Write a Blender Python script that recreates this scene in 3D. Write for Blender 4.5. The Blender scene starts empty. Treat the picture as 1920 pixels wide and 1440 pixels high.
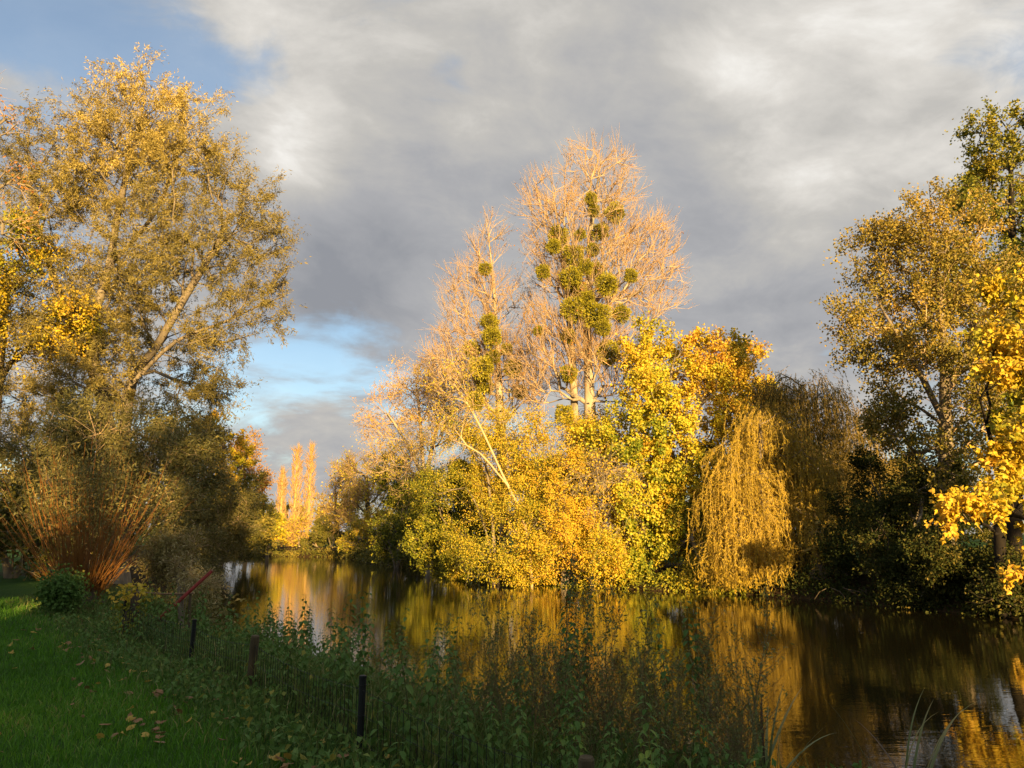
import bpy, math, random
import numpy as np
from mathutils import Vector, Matrix

# ------------------------------------------------------------------ camera
scene = bpy.context.scene
COL = scene.collection
R = math.radians
PITCH = R(11.0)
CAM_Z = 2.6
FPX = 1442.0
cam_data = bpy.data.cameras.new('camera')
cam = bpy.data.objects.new('camera', cam_data)
COL.objects.link(cam)
cam.location = (0, 0, CAM_Z)
cam.rotation_euler = (math.pi / 2 + PITCH, 0, 0)
cam_data.sensor_fit = 'HORIZONTAL'
cam_data.sensor_width = 36.0
cam_data.lens = FPX / 1920 * 36.0
cam_data.clip_start = 0.05
cam_data.clip_end = 3000
scene.camera = cam

# ------------------------------------------------------------------ light
SUN_AZ = R(17.0)      # sun stands behind the camera, a little to the right
SUN_EL = R(9.0)
sun_dir = Vector((math.sin(SUN_AZ) * math.cos(SUN_EL), -math.cos(SUN_AZ) * math.cos(SUN_EL), math.sin(SUN_EL)))
sd = bpy.data.lights.new('sun', 'SUN')
sd.energy = 5.0
sd.angle = R(0.5)
sd.color = (1.0, 0.66, 0.26)
sun = bpy.data.objects.new('sun', sd)
COL.objects.link(sun)
sun.rotation_euler = sun_dir.to_track_quat('Z', 'Y').to_euler()
sun.location = (30, -60, 40)

vs = scene.view_settings
scene.display_settings.display_device = 'sRGB'
vs.view_transform = 'Standard'
vs.look = 'None'
vs.gamma = 1.0
vs.use_curve_mapping = False
vs.exposure = 1.4

cy = scene.cycles
cy.use_denoising = True
try:
    cy.denoiser = 'OPENIMAGEDENOISE'
    cy.denoising_input_passes = 'RGB_ALBEDO_NORMAL'
    cy.denoising_prefilter = 'ACCURATE'
except Exception:
    pass
cy.max_bounces = 6
cy.diffuse_bounces = 3
cy.glossy_bounces = 3
cy.transmission_bounces = 4
cy.sample_clamp_indirect = 6.0
cy.caustics_reflective = False
cy.caustics_refractive = False


def ray(px, py):
    xr = (px - 960) / FPX
    yd = (py - 720) / FPX
    return np.array([xr, math.cos(PITCH) + yd * math.sin(PITCH), math.sin(PITCH) - yd * math.cos(PITCH)])


def at(px, py, Y):
    d = ray(px, py)
    t = Y / d[1]
    p = d * t
    p[2] += CAM_Z
    return p


def scale_at(py, Y):
    return Y / ray(960, py)[1] / FPX


# ------------------------------------------------------------------ node helpers
class NT:
    def __init__(s, tree):
        s.t = tree
        tree.nodes.clear()

    def n(s, typ, **kw):
        nd = s.t.nodes.new(typ)
        for k, v in kw.items():
            setattr(nd, k, v)
        return nd

    def set(s, sock, v):
        if isinstance(v, bpy.types.NodeSocket):
            s.t.links.new(v, sock)
        else:
            sock.default_value = v

    def math(s, op, a, b=0.0, c=None, clamp=False):
        nd = s.n('ShaderNodeMath', operation=op, use_clamp=clamp)
        s.set(nd.inputs[0], a)
        s.set(nd.inputs[1], b)
        if c is not None:
            s.set(nd.inputs[2], c)
        return nd.outputs[0]

    def vmath(s, op, a, b=None):
        nd = s.n('ShaderNodeVectorMath', operation=op)
        s.set(nd.inputs[0], a)
        if b is not None:
            s.set(nd.inputs[1], b)
        return nd.outputs['Value'] if op in ('DOT_PRODUCT', 'LENGTH') else nd.outputs['Vector']

    def noise(s, vec, scale, detail=4.0, rough=0.5, dist=0.0):
        nd = s.n('ShaderNodeTexNoise')
        if vec is not None:
            s.set(nd.inputs['Vector'], vec)
        nd.inputs['Scale'].default_value = scale
        nd.inputs['Detail'].default_value = detail
        nd.inputs['Roughness'].default_value = rough
        nd.inputs['Distortion'].default_value = dist
        return nd.outputs[0]

    def ramp(s, fac, stops, interp='LINEAR'):
        nd = s.n('ShaderNodeValToRGB')
        cr = nd.color_ramp
        cr.interpolation = interp
        while len(cr.elements) < len(stops):
            cr.elements.new(0.5)
        for e, (p, c) in zip(cr.elements, stops):
            e.position = p
            e.color = (c[0], c[1], c[2], 1)
        s.set(nd.inputs[0], fac)
        return nd.outputs[0]

    def mixc(s, fac, a, b):
        nd = s.n('ShaderNodeMix', data_type='RGBA')
        s.set(nd.inputs[0], fac)
        for sock, v in ((nd.inputs[6], a), (nd.inputs[7], b)):
            if isinstance(v, bpy.types.NodeSocket):
                s.t.links.new(v, sock)
            else:
                sock.default_value = (v[0], v[1], v[2], 1)
        return nd.outputs[2]

    def smooth(s, v, lo, hi):
        nd = s.n('ShaderNodeMapRange', interpolation_type='SMOOTHSTEP')
        s.set(nd.inputs[0], v)
        nd.inputs[1].default_value = lo
        nd.inputs[2].default_value = hi
        nd.inputs[3].default_value = 0.0
        nd.inputs[4].default_value = 1.0
        return nd.outputs[0]


# ------------------------------------------------------------------ sky
world = bpy.data.worlds.new('World')
scene.world = world
world.use_nodes = True
w = NT(world.node_tree)
wout = w.n('ShaderNodeOutputWorld')
sky = w.n('ShaderNodeTexSky', sky_type='NISHITA')
sky.sun_disc = False
sky.sun_elevation = SUN_EL
sky.sun_rotation = math.atan2(sun_dir.x, sun_dir.y)
sky.air_density = 1.0
sky.dust_density = 0.6
sky.ozone_density = 2.0
bg_sky = w.n('ShaderNodeBackground')
w.set(bg_sky.inputs[0], sky.outputs[0])
bg_sky.inputs[1].default_value = 0.092
tc = w.n('ShaderNodeTexCoord')
dirv = tc.outputs['Generated']
sep = w.n('ShaderNodeSeparateXYZ')
w.set(sep.inputs[0], dirv)
zz = w.math('MAXIMUM', sep.outputs[2], 0.0)
den = w.math('ADD', zz, 0.28)
comb = w.n('ShaderNodeCombineXYZ')
w.set(comb.inputs[0], w.math('DIVIDE', sep.outputs[0], den))
w.set(comb.inputs[1], w.math('DIVIDE', sep.outputs[1], den))
w.set(comb.inputs[2], w.math('MULTIPLY', sep.outputs[2], 0.6))
cl = comb.outputs[0]


def blob(px, py, size):
    """soft round patch of the sky, size in degrees"""
    d = Vector(ray(px, py)).normalized()
    k = 1.0 / (1.0 - math.cos(R(size)))
    dt = w.vmath('DOT_PRODUCT', dirv, tuple(d))
    return w.math('EXPONENT', w.math('MULTIPLY', w.math('SUBTRACT', dt, 1.0), k))


def add_blobs(v, lst):
    for px, py, size, amt in lst:
        v = w.math('MULTIPLY_ADD', blob(px, py, size), amt, v)
    return v


warp = w.n('ShaderNodeTexNoise')
w.set(warp.inputs['Vector'], cl)
warp.inputs['Scale'].default_value = 1.3
warp.inputs['Detail'].default_value = 3
wv = w.vmath('SCALE', w.vmath('SUBTRACT', warp.outputs['Color'], (0.5, 0.5, 0.5)))
wv.node.inputs['Scale'].default_value = 0.55
clw = w.vmath('ADD', cl, wv)
cover = w.math('MULTIPLY_ADD', w.math('SUBTRACT', w.noise(clw, 2.3, 8.0, 0.56), 0.5), 1.25, 0.5)
stm = w.n('ShaderNodeMapping')
stm.inputs['Scale'].default_value = (2.6, 2.6, 6.5)
w.set(stm.inputs[0], dirv)
streak = w.noise(w.vmath('ADD', stm.outputs[0], wv), 2.4, 8.0, 0.58, 0.6)
cover = w.math('MULTIPLY_ADD', w.math('SUBTRACT', streak, 0.5), 0.55, cover)
cover = add_blobs(cover, [
    (60, 60, 6.0, -0.16), (420, 170, 4.0, -0.28), (250, 120, 5.0, -0.16),
    (500, 690, 3.5, -0.05), (640, 650, 4.0, -0.03), (600, 860, 5.0, 0.08), (600, 745, 2.2, 0.09),
    (650, 330, 7.0, 0.16), (1000, 300, 12.0, 0.25), (1450, 350, 14.0, 0.25), (620, 480, 5.0, 0.15),
    (300, 30, 4.0, 0.05)])
mask = w.math('MULTIPLY_ADD', w.smooth(cover, 0.30, 0.56), 0.68, 0.32)
shade = w.noise(clw, 1.15, 6.0, 0.5)
shade2 = w.noise(w.vmath('ADD', clw, (7.3, 2.1, 4.4)), 4.2, 9.0, 0.6)
bright = w.math('MULTIPLY_ADD', w.math('SUBTRACT', shade, 0.5), 0.9, 0.44)
bright = w.math('MULTIPLY_ADD', w.math('SUBTRACT', shade2, 0.5), 0.95, bright)
bright = w.math('MULTIPLY_ADD', w.math('SUBTRACT', streak, 0.5), 0.30, bright)
bright = add_blobs(bright, [
    (650, 170, 5.0, 0.16), (540, 250, 3.0, 0.10), (520, 60, 6.0, 0.14), (860, 60, 6.0, 0.12), (1480, 270, 5.5, 0.16), (1880, 60, 10.0, 0.25), (1400, 60, 5.0, 0.10),
    (1080, 120, 6.0, -0.10), (700, 470, 5.0, -0.22), (600, 560, 4.5, -0.20), (900, 420, 6.0, -0.12), (1350, 480, 5.0, -0.12),
    (1560, 470, 6.0, 0.05), (1300, 330, 4.0, -0.12), (540, 300, 3.5, 0.18), (1480, 650, 6, -0.05)])
ccol = w.ramp(bright, [(0.0, (0.24, 0.25, 0.275)), (0.35, (0.34, 0.342, 0.355)), (0.6, (0.45, 0.435, 0.41)), (0.8, (0.60, 0.575, 0.535)), (1.0, (0.80, 0.78, 0.74))])
bg_cl = w.n('ShaderNodeBackground')
w.set(bg_cl.inputs[0], ccol)
bg_cl.inputs[1].default_value = 0.47
mx = w.n('ShaderNodeMixShader')
w.set(mx.inputs[0], mask)
w.set(mx.inputs[1], bg_sky.outputs[0])
w.set(mx.inputs[2], bg_cl.outputs[0])
w.set(wout.inputs[0], mx.outputs[0])

# ------------------------------------------------------------------ materials
MATS = {}


def new_mat(name):
    m = bpy.data.materials.new(name)
    m.use_nodes = True
    MATS[name] = m
    t = NT(m.node_tree)
    out = t.n('ShaderNodeOutputMaterial')
    return m, t, out


def leaf_mat(name, stops, trans=0.35, rough=0.5, spec=0.25):
    m, t, out = new_mat(name)
    a = t.n('ShaderNodeAttribute', attribute_name='tone')
    col = t.ramp(a.outputs['Fac'], stops)
    p = t.n('ShaderNodeBsdfPrincipled')
    t.set(p.inputs['Base Color'], col)
    p.inputs['Roughness'].default_value = rough
    p.inputs['Specular IOR Level'].default_value = spec
    tr = t.n('ShaderNodeBsdfTranslucent')
    t.set(tr.inputs[0], col)
    ms = t.n('ShaderNodeMixShader')
    ms.inputs[0].default_value = trans
    t.set(ms.inputs[1], p.outputs[0])
    t.set(ms.inputs[2], tr.outputs[0])
    t.set(out.inputs[0], ms.outputs[0])
    return m


def rough_mat(name, c1, c2, scale=6.0, rough=0.85, bump=0.5, stretch=(1, 1, 0.25), c3=None, dist=0.02):
    m, t, out = new_mat(name)
    tcn = t.n('ShaderNodeTexCoord')
    mp = t.n('ShaderNodeMapping')
    mp.inputs['Scale'].default_value = stretch
    t.set(mp.inputs[0], tcn.outputs['Object'])
    n1 = t.noise(mp.outputs[0], scale, 6, 0.62)
    stops = [(0.3, c1), (0.7, c2)] if c3 is None else [(0.28, c1), (0.5, c2), (0.72, c3)]
    col = t.ramp(n1, stops)
    p = t.n('ShaderNodeBsdfPrincipled')
    t.set(p.inputs['Base Color'], col)
    p.inputs['Roughness'].default_value = rough
    p.inputs['Specular IOR Level'].default_value = 0.25
    b = t.n('ShaderNodeBump')
    b.inputs['Strength'].default_value = bump
    b.inputs['Distance'].default_value = dist
    t.set(b.inputs['Height'], t.noise(mp.outputs[0], scale * 3, 5, 0.6))
    t.set(p.inputs['Normal'], b.outputs[0])
    t.set(out.inputs[0], p.outputs[0])
    return m


M_BARK_PALE = rough_mat('bark_pale', (0.13, 0.11, 0.08), (0.36, 0.30, 0.22), 2.2, c3=(0.50, 0.43, 0.32))
M_BARK_TWIG = rough_mat('bark_twig', (0.48, 0.34, 0.19), (0.64, 0.47, 0.28), 5)
M_BARK_GREY = rough_mat('bark_grey', (0.13, 0.105, 0.075), (0.30, 0.25, 0.18), 7)
M_BARK_DARK = rough_mat('bark_dark', (0.05, 0.04, 0.03), (0.13, 0.10, 0.07), 7)
M_BARK_TAN = rough_mat('bark_tan', (0.34, 0.23, 0.10), (0.48, 0.34, 0.15), 6)
M_BARK_SHADED = rough_mat('bark_shaded', (0.008, 0.006, 0.005), (0.022, 0.017, 0.012), 7)  # near black: the shade on the right bank trunks is put into the colour
M_BARK_ORANGE = rough_mat('bark_orange', (0.46, 0.29, 0.11), (0.62, 0.42, 0.18), 6)
M_OSIER = rough_mat('osier_bark', (0.20, 0.085, 0.02), (0.32, 0.145, 0.035), 9, rough=0.55, bump=0.1)
M_STRAND = rough_mat('willow_strand_bark', (0.34, 0.24, 0.06), (0.46, 0.33, 0.09), 9, bump=0.1)

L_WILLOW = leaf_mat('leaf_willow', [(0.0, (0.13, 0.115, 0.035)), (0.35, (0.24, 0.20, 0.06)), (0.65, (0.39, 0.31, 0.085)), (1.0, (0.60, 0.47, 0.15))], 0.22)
L_SALLOW = leaf_mat('leaf_sallow', [(0.0, (0.09, 0.10, 0.035)), (0.4, (0.18, 0.17, 0.055)), (0.75, (0.30, 0.24, 0.07)), (1.0, (0.44, 0.37, 0.18))], 0.22)
L_YELLOW = leaf_mat('leaf_yellow', [(0.0, (0.10, 0.15, 0.02)), (0.3, (0.36, 0.35, 0.03)), (0.6, (0.65, 0.46, 0.035)), (0.85, (0.70, 0.43, 0.05)), (1.0, (0.64, 0.31, 0.06))], 0.22)
L_MAPLE = leaf_mat('leaf_maple', [(0.0, (0.07, 0.13, 0.02)), (0.25, (0.22, 0.27, 0.025)), (0.45, (0.56, 0.49, 0.04)), (0.7, (0.72, 0.49, 0.05)), (1.0, (0.60, 0.26, 0.06))], 0.22)
L_HAW = leaf_mat('leaf_hawthorn', [(0.0, (0.08, 0.10, 0.015)), (0.3, (0.28, 0.29, 0.025)), (0.5, (0.55, 0.44, 0.04)), (0.8, (0.70, 0.48, 0.05)), (1.0, (0.60, 0.33, 0.08))], 0.22)
L_OLIVE = leaf_mat('leaf_olive', [(0.0, (0.06, 0.075, 0.014)), (0.4, (0.17, 0.16, 0.028)), (0.7, (0.34, 0.26, 0.045)), (1.0, (0.48, 0.32, 0.06))], 0.22)
L_GREEN = leaf_mat('leaf_green', [(0.0, (0.045, 0.085, 0.014)), (0.5, (0.12, 0.16, 0.022)), (0.8, (0.27, 0.25, 0.03)), (1.0, (0.45, 0.34, 0.04))], 0.22)
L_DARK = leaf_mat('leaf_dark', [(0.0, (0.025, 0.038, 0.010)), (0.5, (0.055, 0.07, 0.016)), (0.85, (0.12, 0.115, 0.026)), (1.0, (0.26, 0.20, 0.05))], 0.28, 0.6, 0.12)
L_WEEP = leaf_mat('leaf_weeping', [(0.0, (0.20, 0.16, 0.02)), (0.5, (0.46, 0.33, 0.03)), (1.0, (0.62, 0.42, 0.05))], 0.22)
L_WEEP_SHADED = leaf_mat('leaf_weeping_shaded', [(0.0, (0.07, 0.06, 0.012)), (0.5, (0.17, 0.13, 0.02)), (1.0, (0.30, 0.21, 0.03))], 0.3)  # darker copy of the weeping leaf, the rear willow's shade in its colour
L_ORANGE = leaf_mat('leaf_orange', [(0.0, (0.30, 0.17, 0.03)), (0.5, (0.55, 0.27, 0.05)), (1.0, (0.62, 0.22, 0.07))], 0.35)
L_MISTLE = leaf_mat('leaf_mistletoe', [(0.0, (0.18, 0.18, 0.02)), (0.5, (0.36, 0.33, 0.03)), (1.0, (0.52, 0.44, 0.05))], 0.25)
L_NETTLE = leaf_mat('leaf_nettle', [(0.0, (0.06, 0.13, 0.025)), (0.5, (0.105, 0.20, 0.045)), (0.85, (0.16, 0.25, 0.06)), (1.0, (0.34, 0.31, 0.06))], 0.25, 0.55, 0.15)
L_WEED = leaf_mat('leaf_weed', [(0.0, (0.10, 0.135, 0.035)), (0.5, (0.17, 0.20, 0.055)), (1.0, (0.32, 0.27, 0.09))], 0.25)
L_GRASS = leaf_mat('leaf_grass', [(0.0, (0.045, 0.13, 0.009)), (0.55, (0.095, 0.26, 0.016)), (0.9, (0.16, 0.33, 0.03)), (1.0, (0.32, 0.31, 0.09))], 0.3, 0.5, 0.3)
L_REED = leaf_mat('leaf_long_grass', [(0.0, (0.075, 0.135, 0.028)), (0.6, (0.14, 0.21, 0.045)), (0.85, (0.26, 0.26, 0.08)), (1.0, (0.46, 0.39, 0.18))], 0.25)
L_IRIS = leaf_mat('leaf_iris', [(0.0, (0.09, 0.14, 0.05)), (0.6, (0.17, 0.22, 0.08)), (1.0, (0.34, 0.28, 0.10))], 0.25, 0.4, 0.4)
L_IRISD = leaf_mat('leaf_iris_dead', [(0.0, (0.05, 0.035, 0.02)), (1.0, (0.12, 0.075, 0.04))], 0.15)
L_FALLB = leaf_mat('leaf_fallen_brown', [(0.0, (0.16, 0.08, 0.03)), (1.0, (0.33, 0.18, 0.08))], 0.15)
L_FALLY = leaf_mat('leaf_fallen_yellow', [(0.0, (0.42, 0.27, 0.04)), (1.0, (0.55, 0.38, 0.08))], 0.2)
M_STEM = rough_mat('weed_stem', (0.11, 0.085, 0.04), (0.20, 0.16, 0.07), 20, bump=0.1)
M_NSTEM = rough_mat('nettle_stem', (0.07, 0.09, 0.03), (0.12, 0.12, 0.045), 20, bump=0.1)

# ------------------------------------------------------------------ mesh helpers


def mesh_arrays(name, V, faces, mat, tone=None, smooth=False):
    """V (n,3); faces list of (m,k) int arrays; tone one value per face"""
    me = bpy.data.meshes.new(name)
    V = np.ascontiguousarray(V, dtype=np.float32)
    me.vertices.add(len(V))
    me.vertices.foreach_set('co', V.ravel())
    loops = np.concatenate([f.ravel() for f in faces]).astype(np.int32)
    sizes = np.concatenate([np.full(len(f), f.shape[1], np.int32) for f in faces])
    starts = np.concatenate([[0], np.cumsum(sizes)[:-1]]).astype(np.int32)
    me.loops.add(len(loops))
    me.loops.foreach_set('vertex_index', loops)
    me.polygons.add(len(sizes))
    me.polygons.foreach_set('loop_start', starts)
    try:
        me.polygons.foreach_set('loop_total', sizes)
    except Exception:
        pass
    if tone is not None:
        at_ = me.attributes.new('tone', 'FLOAT', 'FACE')
        at_.data.foreach_set('value', np.clip(tone, 0, 1).astype(np.float32))
    me.update(calc_edges=True)
    me.polygons.foreach_set('use_smooth', np.full(len(sizes), bool(smooth)))
    me.materials.append(mat)
    return me


def link(name, data, parent=None, **props):
    o = bpy.data.objects.new(name, data)
    COL.objects.link(o)
    if parent is not None:
        o.parent = parent
    for k, v in props.items():
        o[k] = v
    return o


def empty(name, loc, label, category, group=None):
    o = link(name, None, None, label=label, category=category)
    if group:
        o['group'] = group
    o.location = loc
    o.empty_display_size = 0.2
    return o


def copy_tree(o, parent=None):
    c = o.copy()
    COL.objects.link(c)
    c.parent = parent
    for ch in list(o.children):
        copy_tree(ch, c)
    return c


def unit(v):
    return v / np.maximum(np.linalg.norm(v, axis=-1, keepdims=True), 1e-9)


REF = unit(np.array([0.31, 0.52, 0.13]))


def frames(T):
    ref = np.where(np.abs(T @ REF)[:, None] > 0.93, np.array([[0.9, -0.3, 0.2]]), REF[None])
    a = unit(np.cross(T, ref))
    b = np.cross(T, a)
    return a, b


def tubes(A, B, ra, rb, TA, TB, k):
    """independent frustums A->B, k sides; returns verts, quads"""
    n = len(A)
    ang = np.arange(k) * 2 * np.pi / k
    c, s = np.cos(ang), np.sin(ang)
    a0, b0 = frames(TA)
    a1, b1 = frames(TB)
    r0 = A[:, None] + ra[:, None, None] * (a0[:, None] * c[None, :, None] + b0[:, None] * s[None, :, None])
    r1 = B[:, None] + rb[:, None, None] * (a1[:, None] * c[None, :, None] + b1[:, None] * s[None, :, None])
    V = np.concatenate([r0, r1], 1).reshape(-1, 3)
    i = np.arange(k)
    j = (i + 1) % k
    q = np.stack([i, j, j + k, i + k], 1)
    F = (np.arange(n) * 2 * k)[:, None, None] + q[None]
    return V, F.reshape(-1, 4)


def join(parts):
    Vs, Fs, off = [], [], 0
    for V, F in parts:
        if len(V) == 0:
            continue
        Vs.append(V)
        Fs.append(F + off)
        off += len(V)
    return np.concatenate(Vs), np.concatenate(Fs)


def rand_unit(rng, n):
    return unit(rng.normal(size=(n, 3)))


def leaf_quads(rng, pos, length, width, axis, fold=0.12, face_up=0.3, out=None):
    """kite-shaped leaves hanging from pos along axis; returns V, F (quads)"""
    n = len(pos)
    nr = rand_unit(rng, n)
    nr[:, 2] += face_up
    if out is not None:
        nr = nr + out
    b = unit(np.cross(axis, nr))
    nn = np.cross(b, axis)
    L = (length * rng.uniform(0.65, 1.25, n))[:, None]
    W = (width * rng.uniform(0.7, 1.25, n))[:, None]
    tip = pos + axis * L - nn * L * 0.10
    mid = pos + axis * L * 0.45 + nn * L * fold
    V = np.stack([pos, mid + b * W * 0.5, tip, mid - b * W * 0.5], 1).reshape(-1, 3)
    F = np.arange(n * 4).reshape(-1, 4)
    return V, F


MAPLE2D = np.array([(0, 0), (0.30, 0.04), (0.52, 0.42), (0.25, 0.47), (0.20, 0.68), (0.0, 1.0), (-0.20, 0.68), (-0.25, 0.47), (-0.52, 0.42), (-0.30, 0.04)])


def leaf_maple(rng, pos, size, axis, face=None, fw=0.8):
    n = len(pos)
    nr = rand_unit(rng, n)
    if face is not None:
        nr = unit(nr + np.array(face) * fw)
    b = unit(np.cross(axis, nr))
    nn = np.cross(b, axis)
    L = (size * rng.uniform(0.7, 1.2, n))[:, None]
    pts = [pos + axis * L * 0.38 + nn * L * 0.04]
    for x, y in MAPLE2D:
        pts.append(pos + b * L * x + axis * L * y - nn * L * (0.25 * abs(x) + 0.12 * y * y))
    k = len(MAPLE2D)
    V = np.stack(pts, 1).reshape(-1, 3)
    tri = np.array([[0, 1 + i, 1 + (i + 1) % k] for i in range(k)])
    F = ((np.arange(n) * (k + 1))[:, None, None] + tri[None]).reshape(-1, 3)
    return V, F, k


# ------------------------------------------------------------------ terrain
NEAR_EDGE = [(60, -70), (14, -11), (9, -1.5), (3.4, 6.8), (0.6, 10.3), (-2.7, 14), (-6, 17.8), (-9, 23), (-13, 33), (-17, 45), (-22, 58), (-25.5, 66), (-30, 79), (-45, 85), (-90, 92)]
FAR_EDGE = [(-90, 106), (-45, 95), (-28, 91), (-19, 88), (-13, 71), (-6, 56), (-2, 48), (1.1, 41.5), (6, 37.5), (10.2, 34.4), (13, 30.5), (15.6, 24.8), (20, 15), (30, 0), (85, -65)]
RIV = np.array(NEAR_EDGE + FAR_EDGE, float)


def river_sd(X, Y):
    """signed distance to the river outline, positive on land"""
    p = np.stack([X, Y], -1)
    a = RIV
    b = np.roll(RIV, -1, 0)
    d2 = np.full(X.shape, 1e9)
    inside = np.zeros(X.shape, bool)
    for i in range(len(a)):
        e = b[i] - a[i]
        v = p - a[i]
        t = np.clip((v @ e) / (e @ e), 0, 1)
        q = v - t[..., None] * e
        d2 = np.minimum(d2, (q ** 2).sum(-1))
        c = ((a[i][1] <= Y) & (b[i][1] > Y)) | ((b[i][1] <= Y) & (a[i][1] > Y))
        xs = a[i][0] + (Y - a[i][1]) * e[0] / (e[1] if abs(e[1]) > 1e-9 else 1e-9)
        inside ^= c & (X < xs)
    d = np.sqrt(d2)
    return np.where(inside, -d, d)


def near_side(X, Y):
    return (X * 0.81 + Y * 0.59) < 8.0


def ground_z(X, Y):
    X = np.asarray(X, float)
    Y = np.asarray(Y, float)
    d = river_sd(X, Y) + 0.18 * np.sin(X * 1.7 + Y * 0.6) + 0.12 * np.sin(Y * 2.3 - X * 1.1)
    up = np.clip(d / np.where((Y < 17) & (X < 12) & near_side(X, Y), 4.2, 2.3), 0, 1)
    up = up * up * (3 - 2 * up)
    z = np.where(d > 0, -0.06 + 1.06 * (0.35 * np.clip(d / 0.4, 0, 1) + 0.65 * up), -0.06 + 0.55 * np.maximum(d, -2.0))
    z = z + np.where(d > 2, 0.03 * np.sin(X * 0.5) * np.sin(Y * 0.43 + 1), 0)
    return z


def gz(x, y):
    return float(ground_z(np.array([x]), np.array([y]))[0])


def axis_pts(lo, hi, segs):
    out = []
    for a, b, st in segs:
        out.append(np.arange(a, b, st))
    out.append([hi])
    return np.unique(np.concatenate(out))


gx = axis_pts(-900, 900, [(-900, -150, 50), (-150, -40, 5), (-40, -14, 1.0), (-14, 8, 0.45), (8, 30, 0.8), (30, 150, 5), (150, 900, 50)])
gy = axis_pts(-900, 1500, [(-900, -100, 50), (-100, -10, 4), (-10, 0, 1), (0, 20, 0.45), (20, 60, 0.9), (60, 110, 1.5), (110, 200, 6), (200, 1500, 65)])
GX, GY = np.meshgrid(gx, gy)
GZ = ground_z(GX, GY)
V = np.stack([GX, GY, GZ], -1).reshape(-1, 3)
nx, ny = len(gx), len(gy)
ii, jj = np.meshgrid(np.arange(nx - 1), np.arange(ny - 1))
i0 = (jj * nx + ii).ravel()
F = np.stack([i0, i0 + 1, i0 + 1 + nx, i0 + nx], 1)

m, t, out = new_mat('ground')
tcn = t.n('ShaderNodeTexCoord')
att = t.n('ShaderNodeAttribute', attribute_name='soil')
n1 = t.noise(tcn.outputs['Object'], 0.35, 6, 0.6)
n2 = t.noise(tcn.outputs['Object'], 9.0, 6, 0.65)
grass = t.ramp(n1, [(0.3, (0.020, 0.062, 0.008)), (0.7, (0.045, 0.12, 0.014))])
grass = t.mixc(t.math('MULTIPLY', n2, 0.5), grass, (0.03, 0.05, 0.012))
soil = t.ramp(n2, [(0.25, (0.020, 0.014, 0.008)), (0.55, (0.065, 0.042, 0.020)), (0.75, (0.12, 0.075, 0.03))])
p = t.n('ShaderNodeBsdfPrincipled')
t.set(p.inputs['Base Color'], t.mixc(att.outputs['Fac'], grass, soil))
p.inputs['Roughness'].default_value = 0.95
p.inputs['Specular IOR Level'].default_value = 0.1
b = t.n('ShaderNodeBump')
b.inputs['Strength'].default_value = 0.8
b.inputs['Distance'].default_value = 0.05
t.set(b.inputs['Height'], n2)
t.set(p.inputs['Normal'], b.outputs[0])
t.set(out.inputs[0], p.outputs[0])
me = mesh_arrays('ground', V, [F], m, smooth=True)
sdv = river_sd(GX, GY).ravel()
nearb = near_side(GX, GY).ravel() & (GY.ravel() < 30)
soilv = np.where(nearb, np.clip((4.0 - sdv) / 0.7, 0, 1), np.clip((9 - sdv) / 3.0, 0, 1))
me.attributes.new('soil', 'FLOAT', 'POINT').data.foreach_set('value', soilv.astype(np.float32))
link('ground', me, None, kind='structure', label='grassy river banks with bare soil at the water edge')

# water
m, t, out = new_mat('river_water')
tcn = t.n('ShaderNodeTexCoord')
mp = t.n('ShaderNodeMapping')
mp.inputs['Rotation'].default_value = (0, 0, R(-12))
mp.inputs['Scale'].default_value = (0.55, 1.7, 1.0)
t.set(mp.inputs[0], tcn.outputs['Object'])
h = t.math('MULTIPLY', t.noise(mp.outputs[0], 2.6, 3, 0.5, 0.4), 1.0)
h2 = t.noise(mp.outputs[0], 11.0, 2, 0.5, 0.3)
hh = t.math('MULTIPLY_ADD', h2, 0.22, h)
calm = t.smooth(t.noise(tcn.outputs['Object'], 0.13, 3, 0.5), 0.35, 0.7)
b = t.n('ShaderNodeBump')
t.set(b.inputs['Strength'], t.math('MULTIPLY_ADD', calm, 0.5, 0.5))
b.inputs['Distance'].default_value = 0.0038
t.set(b.inputs['Height'], hh)
p = t.n('ShaderNodeBsdfPrincipled')
p.inputs['Base Color'].default_value = (0.012, 0.010, 0.004, 1)
p.inputs['Roughness'].default_value = 0.012
p.inputs['IOR'].default_value = 1.45
t.set(p.inputs['Normal'], b.outputs[0])
t.set(out.inputs[0], p.outputs[0])
wx = np.linspace(-120, 110, 24)
wy = np.linspace(-80, 112, 24)
WX, WY = np.meshgrid(wx, wy)
V = np.stack([WX, WY, 0 * WX], -1).reshape(-1, 3)
ii, jj = np.meshgrid(np.arange(23), np.arange(23))
i0 = (jj * 24 + ii).ravel()
me = mesh_arrays('river', V, [np.stack([i0, i0 + 1, i0 + 25, i0 + 24], 1)], m, smooth=True)
link('river', me, None, kind='structure', label='dark slow river mirroring the golden trees')

# ------------------------------------------------------------------ tree growth


def catmull(pts, step):
    pts = np.asarray(pts, float)
    P = np.vstack([2 * pts[0] - pts[1], pts, 2 * pts[-1] - pts[-2]])
    out = [pts[0]]
    for i in range(1, len(P) - 2):
        L = np.linalg.norm(P[i + 1] - P[i])
        n = max(1, int(round(L / step)))
        for k in range(1, n + 1):
            u = k / n
            a, b_, c, d = P[i - 1], P[i], P[i + 1], P[i + 2]
            out.append(0.5 * ((2 * b_) + (-a + c) * u + (2 * a - 5 * b_ + 4 * c - d) * u * u + (-a + 3 * b_ - 3 * c + d) * u ** 3))
    return np.array(out)


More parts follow.
